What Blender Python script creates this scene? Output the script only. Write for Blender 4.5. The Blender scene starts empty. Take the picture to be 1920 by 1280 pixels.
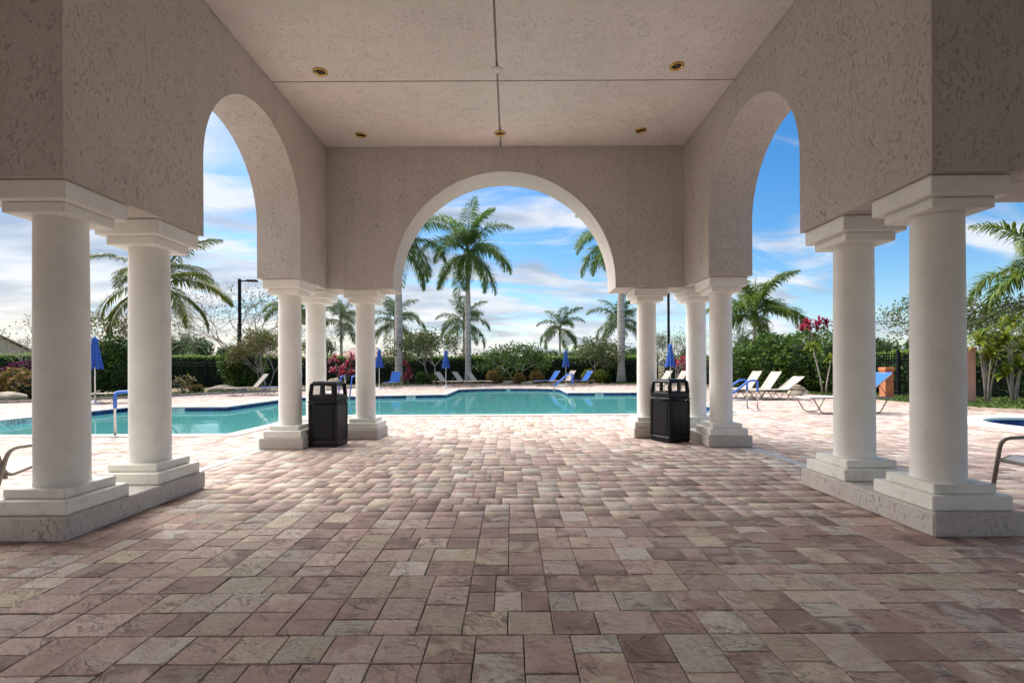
import bpy, bmesh, math, random
import numpy as np
from mathutils import Vector, Matrix

R = math.radians
rng = np.random.default_rng(7)
random.seed(7)
scene = bpy.context.scene
col = scene.collection

# ------------------------------------------------------------------ camera
CAM_H = 1.2
FPX = 910.0
cam_d = bpy.data.cameras.new('camera')
cam_d.sensor_width = 36.0
cam_d.lens = FPX / 1920 * 36.0
cam_d.shift_y = 50 / 1920
cam_d.shift_x = 2 / 1920
cam_d.clip_start = 0.05
cam_d.clip_end = 3000
cam = bpy.data.objects.new('camera', cam_d)
cam.location = (0, 0, CAM_H)
cam.rotation_euler = (R(90), R(0.3), 0)
col.objects.link(cam)
scene.camera = cam

# ------------------------------------------------------------------ light
SUN_EL, SUN_AZ = 50.0, -45.0            # azimuth from +Y towards +X
world = bpy.data.worlds.new('World')
scene.world = world
world.use_nodes = True
wn, wl = world.node_tree.nodes, world.node_tree.links
wn.clear()
w_out = wn.new('ShaderNodeOutputWorld')
w_bg = wn.new('ShaderNodeBackground')
w_bg.inputs['Strength'].default_value = 0.051
sky = wn.new('ShaderNodeTexSky')
sky.sky_type = 'NISHITA'
sky.sun_disc = False
sky.sun_elevation = R(SUN_EL)
sky.sun_rotation = R(SUN_AZ % 360)
sky.air_density = 1.0
sky.dust_density = 0.6
sky.ozone_density = 2.0


def wmath(op, a, b=None, c=None):
    n = wn.new('ShaderNodeMath')
    n.operation = op
    for i, v in enumerate((a, b, c)):
        if v is None:
            continue
        if isinstance(v, (int, float)):
            n.inputs[i].default_value = v
        else:
            wl.new(v, n.inputs[i])
    return n.outputs[0]


tc = wn.new('ShaderNodeTexCoord')
sp = wn.new('ShaderNodeSeparateXYZ')
wl.new(tc.outputs['Generated'], sp.inputs[0])
zc = wmath('MAXIMUM', sp.outputs['Z'], 0.0)
den = wmath('ADD', zc, 0.22)
cx_ = wmath('DIVIDE', sp.outputs['X'], den)
cy_ = wmath('DIVIDE', sp.outputs['Y'], den)
cb = wn.new('ShaderNodeCombineXYZ')
wl.new(wmath('MULTIPLY', cx_, 0.75), cb.inputs[0])
wl.new(wmath('ADD', wmath('MULTIPLY', cy_, 1.6), wmath('MULTIPLY', cx_, -0.25)), cb.inputs[1])
cb.inputs[2].default_value = 4.7
n1 = wn.new('ShaderNodeTexNoise')
n1.inputs['Scale'].default_value = 1.9
n1.inputs['Detail'].default_value = 9
n1.inputs['Roughness'].default_value = 0.6
n1.inputs['Distortion'].default_value = 0.8
wl.new(cb.outputs[0], n1.inputs['Vector'])
# cloudier towards the left of the view
bias = wmath('MULTIPLY', sp.outputs['X'], -0.13)
cov = wmath('ADD', n1.outputs['Fac'], bias)
low = wn.new('ShaderNodeMapRange')
low.inputs['From Min'].default_value = 0.0
low.inputs['From Max'].default_value = 0.35
low.inputs['To Min'].default_value = 0.10
low.inputs['To Max'].default_value = 0.0
wl.new(zc, low.inputs['Value'])
cov = wmath('ADD', cov, low.outputs[0])
cr = wn.new('ShaderNodeMapRange')
cr.interpolation_type = 'SMOOTHSTEP'
cr.inputs['From Min'].default_value = 0.43
cr.inputs['From Max'].default_value = 0.64
cr.inputs['To Max'].default_value = 0.92
wl.new(cov, cr.inputs['Value'])
n2 = wn.new('ShaderNodeTexNoise')
n2.inputs['Scale'].default_value = 2.3
n2.inputs['Detail'].default_value = 6
wl.new(cb.outputs[0], n2.inputs['Vector'])
cc = wn.new('ShaderNodeValToRGB')
cc.color_ramp.elements[0].position = 0.40
cc.color_ramp.elements[0].color = (1.75, 2.1, 2.65, 1)
cc.color_ramp.elements[1].position = 0.60
cc.color_ramp.elements[1].color = (3.7, 3.8, 4.0, 1)
wl.new(n2.outputs['Fac'], cc.inputs[0])
# warm light in the clouds close above the horizon
wm = wn.new('ShaderNodeMapRange')
wm.inputs['From Min'].default_value = 0.02
wm.inputs['From Max'].default_value = 0.16
wm.inputs['To Min'].default_value = 0.75
wm.inputs['To Max'].default_value = 0.0
wl.new(zc, wm.inputs['Value'])
wx = wn.new('ShaderNodeMapRange')
wx.inputs['From Min'].default_value = 0.25
wx.inputs['From Max'].default_value = -0.35
wl.new(sp.outputs['X'], wx.inputs['Value'])
wfac = wmath('MULTIPLY', wmath('MULTIPLY', wm.outputs[0], wx.outputs[0]), n2.outputs['Fac'])
mixw = wn.new('ShaderNodeMix')
mixw.data_type = 'RGBA'
wl.new(wfac, mixw.inputs[0])
wl.new(cc.outputs[0], mixw.inputs[6])
mixw.inputs[7].default_value = (6.2, 5.0, 3.2, 1)
hsv = wn.new('ShaderNodeHueSaturation')
hsv.inputs['Saturation'].default_value = 1.42
hsv.inputs['Value'].default_value = 0.68
wl.new(sky.outputs[0], hsv.inputs['Color'])
mixs = wn.new('ShaderNodeMix')
mixs.data_type = 'RGBA'
wl.new(cr.outputs[0], mixs.inputs[0])
wl.new(hsv.outputs[0], mixs.inputs[6])
wl.new(mixw.outputs[2], mixs.inputs[7])
wl.new(mixs.outputs[2], w_bg.inputs['Color'])
wl.new(w_bg.outputs[0], w_out.inputs['Surface'])

sun_d = bpy.data.lights.new('sun', 'SUN')
sun_d.energy = 2.1
sun_d.angle = R(75)
sun_d.color = (1.0, 0.965, 0.91)
sun = bpy.data.objects.new('sun', sun_d)
sdir = Vector((math.sin(R(SUN_AZ)) * math.cos(R(SUN_EL)), math.cos(R(SUN_AZ)) * math.cos(R(SUN_EL)), math.sin(R(SUN_EL))))
sun.rotation_euler = sdir.to_track_quat('Z', 'Y').to_euler()
sun.location = (0, 0, 30)
col.objects.link(sun)

vs = scene.view_settings
vs.view_transform = 'Standard'
vs.look = 'None'
vs.gamma = 1.0
vs.exposure = 2.3
vs.use_curve_mapping = False
scene.render.engine = 'CYCLES'
scene.cycles.max_bounces = 8
scene.cycles.diffuse_bounces = 4
scene.cycles.glossy_bounces = 3
scene.cycles.transparent_max_bounces = 12

# ------------------------------------------------------------------ materials


class MatB:
    def __init__(self, name):
        self.m = bpy.data.materials.new(name)
        self.m.use_nodes = True
        self.n, self.l = self.m.node_tree.nodes, self.m.node_tree.links
        self.b = self.n['Principled BSDF']

    def node(self, t, **kw):
        n = self.n.new(t)
        for k, v in kw.items():
            if hasattr(n, k):
                setattr(n, k, v)
            else:
                n.inputs[k.replace('_', ' ')].default_value = v
        return n

    def link(self, a, b):
        self.l.new(a, b)

    def noise(self, vec, scale, detail=4, rough=0.5, dist=0.0):
        n = self.node('ShaderNodeTexNoise', Scale=scale, Detail=detail, Roughness=rough, Distortion=dist)
        if vec is not None:
            self.link(vec, n.inputs['Vector'])
        return n.outputs['Fac']

    def ramp(self, fac, stops):
        r = self.node('ShaderNodeValToRGB')
        e = r.color_ramp.elements
        while len(e) < len(stops):
            e.new(0.5)
        for i, (p, c) in enumerate(stops):
            e[i].position = p
            e[i].color = (*c, 1) if len(c) == 3 else c
        self.link(fac, r.inputs[0])
        return r.outputs[0]

    def mix(self, fac, a, b, mode='MIX'):
        m = self.node('ShaderNodeMix')
        m.data_type = 'RGBA'
        m.blend_type = mode
        for i, v in ((0, fac), (6, a), (7, b)):
            if isinstance(v, (int, float)):
                m.inputs[i].default_value = v
            elif isinstance(v, tuple):
                m.inputs[i].default_value = (*v, 1) if len(v) == 3 else v
            else:
                self.link(v, m.inputs[i])
        return m.outputs[2]

    def math(self, op, a, b=None):
        n = self.node('ShaderNodeMath')
        n.operation = op
        for i, v in enumerate((a, b)):
            if v is None:
                continue
            if isinstance(v, (int, float)):
                n.inputs[i].default_value = v
            else:
                self.link(v, n.inputs[i])
        return n.outputs[0]

    def pos(self):
        return self.node('ShaderNodeNewGeometry').outputs['Position']

    def bump(self, h, strength=0.5, dist=0.01):
        b = self.node('ShaderNodeBump', Strength=strength, Distance=dist)
        self.link(h, b.inputs['Height'])
        self.link(b.outputs[0], self.b.inputs['Normal'])

    def base(self, c):
        if isinstance(c, tuple):
            self.b.inputs['Base Color'].default_value = (*c, 1)
        else:
            self.link(c, self.b.inputs['Base Color'])

    def set(self, rough=None, metal=None, spec=None):
        if rough is not None:
            self.b.inputs['Roughness'].default_value = rough
        if metal is not None:
            self.b.inputs['Metallic'].default_value = metal
        if spec is not None:
            self.b.inputs['Specular IOR Level'].default_value = spec
        return self


def stucco(name, c, strength=0.6, stain=0.12):
    k = MatB(name)
    p = k.pos()
    mp = k.node('ShaderNodeMapping')
    mp.inputs['Scale'].default_value = (1, 1, 0.5)
    k.link(p, mp.inputs['Vector'])
    worms = k.noise(mp.outputs[0], 42, 4, 0.65, 0.8)
    line = k.ramp(worms, [(0.33, (1, 1, 1)), (0.39, (0.55, 0.55, 0.55)), (0.43, (0, 0, 0))])
    big = k.noise(p, 5, 3, 0.6, 0.4)
    patch = k.ramp(big, [(0.34, (0.2, 0.2, 0.2)), (0.62, (1, 1, 1))])
    groove = k.math('MULTIPLY', line, patch)
    fine = k.noise(p, 75, 3, 0.6)
    h = k.math('SUBTRACT', k.math('MULTIPLY', fine, 0.45), groove)
    st = k.noise(p, 1.1, 4, 0.6)
    cc_ = k.mix(k.ramp(st, [(0.35, (0, 0, 0)), (0.75, (1, 1, 1))]), c, tuple(v * (1 - stain) for v in c))
    cc_ = k.mix(k.math('MULTIPLY', groove, 0.12), cc_, tuple(v * 0.45 for v in c))
    cc_ = k.mix(k.math('MULTIPLY', fine, 0.36), cc_, tuple(v * 0.66 for v in c))
    mp2 = k.node('ShaderNodeMapping')
    mp2.inputs['Scale'].default_value = (2.6, 2.6, 0.22)
    k.link(p, mp2.inputs['Vector'])
    runs = k.noise(mp2.outputs[0], 2.0, 4, 0.6)
    cc_ = k.mix(k.ramp(runs, [(0.52, (0, 0, 0)), (0.78, (0.34, 0.34, 0.34))]), cc_, tuple(v * w for v, w in zip(c, (0.62, 0.60, 0.56))))
    k.base(cc_)
    k.bump(h, strength, 0.008)
    return k.set(0.92, spec=0.2).m


def plain(name, c, rough=0.5, metal=0.0, nscale=12, var=0.12, bump=0.0, bscale=200, spec=0.4):
    k = MatB(name)
    p = k.pos()
    f = k.noise(p, nscale, 4, 0.6)
    k.base(k.mix(k.ramp(f, [(0.35, (0, 0, 0)), (0.7, (1, 1, 1))]), c, tuple(v * (1 - var) for v in c)))
    if bump:
        k.bump(k.noise(p, bscale, 3), bump, 0.003)
    return k.set(rough, metal, spec).m


def paint_cream(name, c, dirt=0.15):
    k = MatB(name)
    p = k.pos()
    f = k.noise(p, 2.2, 5, 0.6)
    c1 = k.mix(k.ramp(f, [(0.4, (0, 0, 0)), (0.75, (1, 1, 1))]), c, tuple(v * 0.90 for v in c))
    # dark specks and chips
    s = k.noise(p, 48, 2, 0.5)
    c1 = k.mix(k.ramp(s, [(0.74, (0, 0, 0)), (0.78, (0.55, 0.55, 0.55))]), c1, (0.16, 0.14, 0.11))
    d1 = k.noise(p, 5.5, 5, 0.65)
    c1 = k.mix(k.ramp(d1, [(0.50, (0, 0, 0)), (0.74, (dirt, dirt, dirt))]), c1, (0.40, 0.36, 0.22))
    k.base(c1)
    k.bump(k.noise(p, 90, 3), 0.18, 0.004)
    return k.set(0.6, spec=0.3).m


def paver_mat(name, single):
    k = MatB(name)
    if single:
        rnd = k.node('ShaderNodeObjectInfo').outputs['Random']
    else:
        rnd = k.node('ShaderNodeNewGeometry').outputs['Random Per Island']
    pos = k.pos()
    off = k.node('ShaderNodeCombineXYZ')
    k.link(k.math('MULTIPLY', rnd, 91.0), off.inputs[0])
    k.link(k.math('MULTIPLY', rnd, 57.0), off.inputs[1])
    k.link(k.math('MULTIPLY', rnd, 23.0), off.inputs[2])
    ad = k.node('ShaderNodeVectorMath')
    ad.operation = 'ADD'
    k.link(pos, ad.inputs[0])
    k.link(off.outputs[0], ad.inputs[1])
    v = ad.outputs[0]
    r2 = k.math('FRACT', k.math('MULTIPLY', rnd, 37.13))
    r3 = k.math('FRACT', k.math('MULTIPLY', rnd, 113.7))
    stops = [(0.0, (0.30, 0.205, 0.175)), (0.09, (0.42, 0.29, 0.245)), (0.27, (0.51, 0.37, 0.315)),
             (0.46, (0.56, 0.425, 0.365)), (0.61, (0.60, 0.51, 0.38)), (0.75, (0.59, 0.475, 0.41)), (0.86, (0.62, 0.565, 0.49))]
    a = k.ramp(rnd, stops)
    b = k.ramp(r2, [(p_, c_) for p_, c_ in stops])
    for nd in k.n:
        if nd.type == 'VALTORGB':
            nd.color_ramp.interpolation = 'CONSTANT'
    mott = k.noise(v, 5.5, 3, 0.55, 0.8)
    m = k.ramp(mott, [(0.44, (0, 0, 0)), (0.60, (0.85, 0.85, 0.85))])
    c = k.mix(m, a, b)
    # cleft slate veins
    mp = k.node('ShaderNodeMapping')
    mp.inputs['Scale'].default_value = (1.0, 2.2, 1)
    rot = k.node('ShaderNodeVectorRotate')
    rot.rotation_type = 'Z_AXIS'
    k.link(v, rot.inputs['Vector'])
    k.link(k.math('MULTIPLY', r3, 0.9), rot.inputs['Angle'])
    k.link(rot.outputs[0], mp.inputs['Vector'])
    ve = k.noise(mp.outputs[0], 6, 6, 0.62, 1.0)
    crease = k.ramp(ve, [(0.475, (0, 0, 0)), (0.50, (1, 1, 1)), (0.525, (0, 0, 0))])
    gate = k.ramp(k.noise(v, 6, 2, 0.5), [(0.46, (0.12, 0.12, 0.12)), (0.60, (1, 1, 1))])
    crease = k.math('MULTIPLY', crease, gate)
    streak = k.noise(mp.outputs[0], 34, 3, 0.65, 0.6)
    fine = k.noise(v, 150, 3, 0.7)
    c = k.mix(k.math('MULTIPLY', fine, 0.35), c, (0.24, 0.17, 0.15), 'MIX')
    c = k.mix(k.ramp(streak, [(0.48, (0, 0, 0)), (0.72, (0.55, 0.55, 0.55))]), c, (0.22, 0.155, 0.14))
    c = k.mix(k.math('MULTIPLY', crease, 0.45), c, (0.07, 0.045, 0.04))
    bright = k.ramp(r3, [(0.0, (0.86, 0.86, 0.86)), (1.0, (1.28, 1.28, 1.28))])
    c = k.mix(1.0, c, bright, 'MULTIPLY')
    k.base(c)
    h = k.math('ADD', k.math('MULTIPLY', ve, 1.0), k.math('MULTIPLY', fine, 0.25))
    h = k.math('ADD', h, k.math('MULTIPLY', streak, 0.35))
    h = k.math('SUBTRACT', h, k.math('MULTIPLY', crease, 0.30))
    k.bump(h, 0.9, 0.016)
    return k.set(0.8, spec=0.25).m


def leaf_mat(name, cols, trans=0.35, rough=0.5, along=None):
    k = MatB(name)
    rnd = k.node('ShaderNodeNewGeometry').outputs['Random Per Island']
    n = len(cols)
    c = k.ramp(rnd, [((i + 0.5) / n, cc_) for i, cc_ in enumerate(cols)])
    f = k.noise(k.pos(), 0.9, 3)
    c = k.mix(k.ramp(f, [(0.35, (0, 0, 0)), (0.7, (0.5, 0.5, 0.5))]), c, cols[0])
    k.base(c)
    k.set(rough, spec=0.15)
    t = k.node('ShaderNodeBsdfTranslucent')
    k.link(c, t.inputs['Color'])
    mx = k.node('ShaderNodeMixShader')
    mx.inputs[0].default_value = trans
    k.link(k.b.outputs[0], mx.inputs[1])
    k.link(t.outputs[0], mx.inputs[2])
    k.link(mx.outputs[0], k.n['Material Output'].inputs['Surface'])
    return k.m


M = {}
M['stucco'] = stucco('taupe_stucco', (0.63, 0.575, 0.53), 0.95)
M['ceiling'] = stucco('ceiling_stucco', (0.85, 0.79, 0.745), 0.8)
M['cream'] = paint_cream('cream_paint', (0.86, 0.84, 0.79))
M['cream_base'] = paint_cream('cream_base_paint', (0.84, 0.82, 0.75), 0.5)
M['paver1'] = paver_mat('paver_single', True)
M['paver'] = paver_mat('paver_field', False)
M['joint'] = plain('joint_sand', (0.07, 0.05, 0.042), 0.95, bump=0.4)
M['coping'] = plain('coping_stone', (0.55, 0.49, 0.44), 0.75, nscale=5, var=0.2, bump=0.3)
M['drain'] = plain('drain_concrete', (0.40, 0.42, 0.44), 0.8, nscale=6, var=0.25, bump=0.3)
M['kerb'] = plain('kerb_stone', (0.50, 0.39, 0.33), 0.85, nscale=3, var=0.3, bump=0.3)
M['plaster'] = plain('pool_plaster', (0.36, 0.62, 0.60), 0.8, nscale=0.8, var=0.15)
M['white_ring'] = plain('white_coping', (0.74, 0.72, 0.68), 0.7, nscale=4, var=0.12, bump=0.2)
M['white'] = plain('white_paint', (0.78, 0.78, 0.76), 0.5)
M['marker'] = plain('marker_tile', (0.70, 0.70, 0.70), 0.25)
M['ink'] = plain('black_ink', (0.02, 0.02, 0.025), 0.4)
M['black_plastic'] = plain('black_plastic', (0.008, 0.009, 0.011), 0.38, nscale=20, var=0.3, bump=0.2, bscale=350, spec=0.22)
M['black_dark'] = plain('bin_inside', (0.006, 0.006, 0.007), 0.8)  # near-black painted as the shaded inside of hollows that are not modelled
M['iron'] = plain('black_iron', (0.010, 0.011, 0.015), 0.6, spec=0.15)
M['taupe_metal'] = plain('taupe_metal', (0.22, 0.18, 0.145), 0.4, metal=0.2)
M['beige_sling'] = plain('beige_sling', (0.43, 0.38, 0.315), 0.8, bump=0.3, bscale=300)
M['grey_sling'] = plain('grey_sling', (0.55, 0.56, 0.58), 0.8, bump=0.3, bscale=300)
M['blue_sling'] = plain('blue_sling', (0.04, 0.14, 0.46), 0.85, bump=0.3, bscale=300, spec=0.1)
M['blue_canvas'] = plain('blue_canvas', (0.045, 0.125, 0.46), 0.85, nscale=5, var=0.25)
M['blue_grip'] = plain('blue_grip', (0.06, 0.17, 0.60), 0.5)
M['steel'] = plain('stainless_steel', (0.62, 0.62, 0.60), 0.22, metal=1.0)
M['pole_white'] = plain('white_pole', (0.72, 0.70, 0.66), 0.4)
M['brass'] = plain('brass', (0.62, 0.42, 0.14), 0.28, metal=0.9)
M['bulb'] = plain('dark_bulb', (0.05, 0.035, 0.02), 0.3)
M['terracotta'] = plain('terracotta_paint', (0.55, 0.20, 0.09), 0.8, nscale=6, var=0.3, bump=0.3)
M['salmon'] = plain('salmon_paint', (0.66, 0.36, 0.27), 0.85, nscale=3, var=0.15, bump=0.3)
M['siding'] = plain('siding', (0.62, 0.55, 0.42), 0.8)
M['rooftile'] = plain('rooftile', (0.42, 0.27, 0.21), 0.9, nscale=2, var=0.2)
M['housewall'] = plain('housewall', (0.62, 0.50, 0.42), 0.9)
M['darkglass'] = plain('dark_glass', (0.03, 0.035, 0.04), 0.15)
M['rock'] = plain('limestone', (0.50, 0.42, 0.31), 0.95, nscale=3, var=0.4, bump=0.6, bscale=14)
M['bark'] = plain('bark', (0.23, 0.20, 0.165), 0.95, nscale=6, var=0.4, bump=0.5, bscale=30)
M['palebark'] = plain('pale_bark', (0.40, 0.36, 0.31), 0.95, nscale=6, var=0.4, bump=0.4, bscale=30)
M['shaft'] = plain('crownshaft', (0.16, 0.30, 0.06), 0.45, nscale=3, var=0.3)


def trunk_mat():
    k = MatB('royal_palm_trunk')
    p = k.pos()
    mp = k.node('ShaderNodeMapping')
    mp.inputs['Scale'].default_value = (0.5, 0.5, 3.0)
    k.link(p, mp.inputs['Vector'])
    f = k.noise(mp.outputs[0], 2.5, 5, 0.65)
    k.base(k.ramp(f, [(0.3, (0.27, 0.245, 0.22)), (0.5, (0.47, 0.44, 0.40)), (0.7, (0.58, 0.55, 0.50))]))
    k.bump(k.noise(mp.outputs[0], 9, 4), 0.5, 0.02)
    return k.set(0.9, spec=0.2).m


M['palm_trunk'] = trunk_mat()
M['tile'] = None
k = MatB('cobalt_tile')
rnd = k.node('ShaderNodeNewGeometry').outputs['Random Per Island']
k.base(k.ramp(rnd, [(0.0, (0.006, 0.014, 0.10)), (0.6, (0.012, 0.03, 0.17)), (1.0, (0.03, 0.06, 0.24))]))
M['tile'] = k.set(0.18, spec=0.5).m
M['grout'] = plain('tile_grout', (0.16, 0.20, 0.30), 0.9)

# foliage
M['palm'] = leaf_mat('palm_leaf', [(0.065, 0.14, 0.035), (0.105, 0.21, 0.05), (0.16, 0.27, 0.06), (0.23, 0.29, 0.08)], 0.45, 0.4)
M['palm2'] = leaf_mat('palm_leaf_dusky', [(0.06, 0.11, 0.045), (0.09, 0.155, 0.06), (0.13, 0.19, 0.07), (0.18, 0.21, 0.09)], 0.42, 0.45)
M['coco'] = leaf_mat('coconut_leaf', [(0.06, 0.10, 0.022), (0.10, 0.15, 0.03), (0.17, 0.19, 0.04), (0.24, 0.21, 0.06)], 0.35, 0.4)
M['lime_palm'] = leaf_mat('lime_palm_leaf', [(0.06, 0.12, 0.018), (0.10, 0.18, 0.02), (0.16, 0.24, 0.03), (0.24, 0.27, 0.05)], 0.38, 0.4)
M['rachis'] = plain('rachis', (0.16, 0.20, 0.07), 0.6)
M['hedge'] = leaf_mat('hedge_leaf', [(0.05, 0.12, 0.04), (0.085, 0.19, 0.05), (0.12, 0.24, 0.06), (0.16, 0.28, 0.07)], 0.35, 0.45)
M['hedge_top'] = leaf_mat('hedge_young_leaf', [(0.14, 0.24, 0.04), (0.20, 0.32, 0.05), (0.27, 0.38, 0.08)], 0.35, 0.5)
M['bush'] = leaf_mat('bush_leaf', [(0.03, 0.07, 0.015), (0.06, 0.12, 0.02), (0.10, 0.18, 0.03), (0.15, 0.24, 0.04)], 0.3, 0.45)
M['lime'] = leaf_mat('lime_leaf', [(0.11, 0.17, 0.02), (0.19, 0.26, 0.03), (0.27, 0.31, 0.04), (0.34, 0.30, 0.05)], 0.35, 0.5)
M['rust'] = leaf_mat('rust_leaf', [(0.20, 0.11, 0.03), (0.32, 0.19, 0.055), (0.42, 0.28, 0.09), (0.30, 0.22, 0.07)], 0.3, 0.6)
M['red'] = leaf_mat('cordyline_leaf', [(0.22, 0.015, 0.05), (0.40, 0.03, 0.08), (0.55, 0.06, 0.13), (0.62, 0.16, 0.20)], 0.35, 0.4)
M['croton'] = leaf_mat('croton_leaf', [(0.06, 0.09, 0.02), (0.30, 0.16, 0.04), (0.34, 0.12, 0.07), (0.14, 0.16, 0.03), (0.36, 0.26, 0.08)], 0.3, 0.5)
M['croton_y'] = leaf_mat('croton_yellow_leaf', [(0.12, 0.14, 0.03), (0.26, 0.22, 0.05), (0.40, 0.30, 0.09), (0.42, 0.26, 0.10)], 0.3, 0.5)
M['purple'] = leaf_mat('purple_leaf', [(0.05, 0.015, 0.035), (0.12, 0.02, 0.07), (0.2, 0.03, 0.09)], 0.3, 0.5)
M['airy'] = leaf_mat('airy_leaf', [(0.05, 0.085, 0.025), (0.08, 0.125, 0.035), (0.12, 0.16, 0.045), (0.16, 0.15, 0.05)], 0.35, 0.5)
M['autumn'] = leaf_mat('autumn_leaf', [(0.07, 0.11, 0.03), (0.11, 0.16, 0.04), (0.17, 0.19, 0.05), (0.30, 0.15, 0.08)], 0.35, 0.5)
M['far'] = leaf_mat('far_leaf', [(0.05, 0.085, 0.04), (0.075, 0.12, 0.05), (0.11, 0.155, 0.06)], 0.3, 0.6)
M['grass'] = leaf_mat('grass_blade', [(0.05, 0.09, 0.02), (0.09, 0.15, 0.03), (0.14, 0.20, 0.05)], 0.3, 0.5)
M['ground'] = None
k = MatB('bed_soil')
p = k.pos()
f = k.noise(p, 0.35, 5, 0.6)
g = k.ramp(f, [(0.40, (0.30, 0.225, 0.15)), (0.52, (0.22, 0.17, 0.11)), (0.62, (0.075, 0.11, 0.03))])
f2 = k.noise(p, 30, 4, 0.7)
g = k.mix(k.math('MULTIPLY', f2, 0.6), g, (0.10, 0.075, 0.045))
k.base(g)
k.bump(f2, 0.6, 0.03)
M['ground'] = k.set(0.95, spec=0.1).m


def water_mat(name, tint, deep=0.0):
    k = MatB(name)
    p = k.pos()
    mp = k.node('ShaderNodeMapping')
    mp.inputs['Scale'].default_value = (1.0, 1.0, 1.0)
    k.link(p, mp.inputs['Vector'])
    h = k.math('ADD', k.noise(mp.outputs[0], 1.3, 3, 0.5, 0.4), k.math('MULTIPLY', k.noise(mp.outputs[0], 5.0, 2, 0.5), 0.12))
    bp = k.node('ShaderNodeBump', Strength=0.22, Distance=0.02)
    k.link(h, bp.inputs['Height'])
    tr = k.node('ShaderNodeBsdfTransparent')
    tr.inputs['Color'].default_value = (*tint, 1)
    df = k.node('ShaderNodeBsdfDiffuse')
    df.inputs['Color'].default_value = (0.13, 0.44, 0.44, 1)
    body = k.node('ShaderNodeMixShader')
    body.inputs[0].default_value = deep
    k.link(tr.outputs[0], body.inputs[1])
    k.link(df.outputs[0], body.inputs[2])
    gl = k.node('ShaderNodeBsdfGlossy')
    gl.inputs['Roughness'].default_value = 0.02
    k.link(bp.outputs[0], gl.inputs['Normal'])
    fr = k.node('ShaderNodeFresnel', IOR=1.33)
    k.link(bp.outputs[0], fr.inputs['Normal'])
    mx = k.node('ShaderNodeMixShader')
    k.link(k.math('MULTIPLY', fr.outputs[0], 0.85), mx.inputs[0])
    k.link(body.outputs[0], mx.inputs[1])
    k.link(gl.outputs[0], mx.inputs[2])
    k.link(mx.outputs[0], k.n['Material Output'].inputs['Surface'])
    return k.m


M['water'] = water_mat('pool_water', (0.46, 0.88, 0.88), 0.45)

# ------------------------------------------------------------------ mesh helpers


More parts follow.
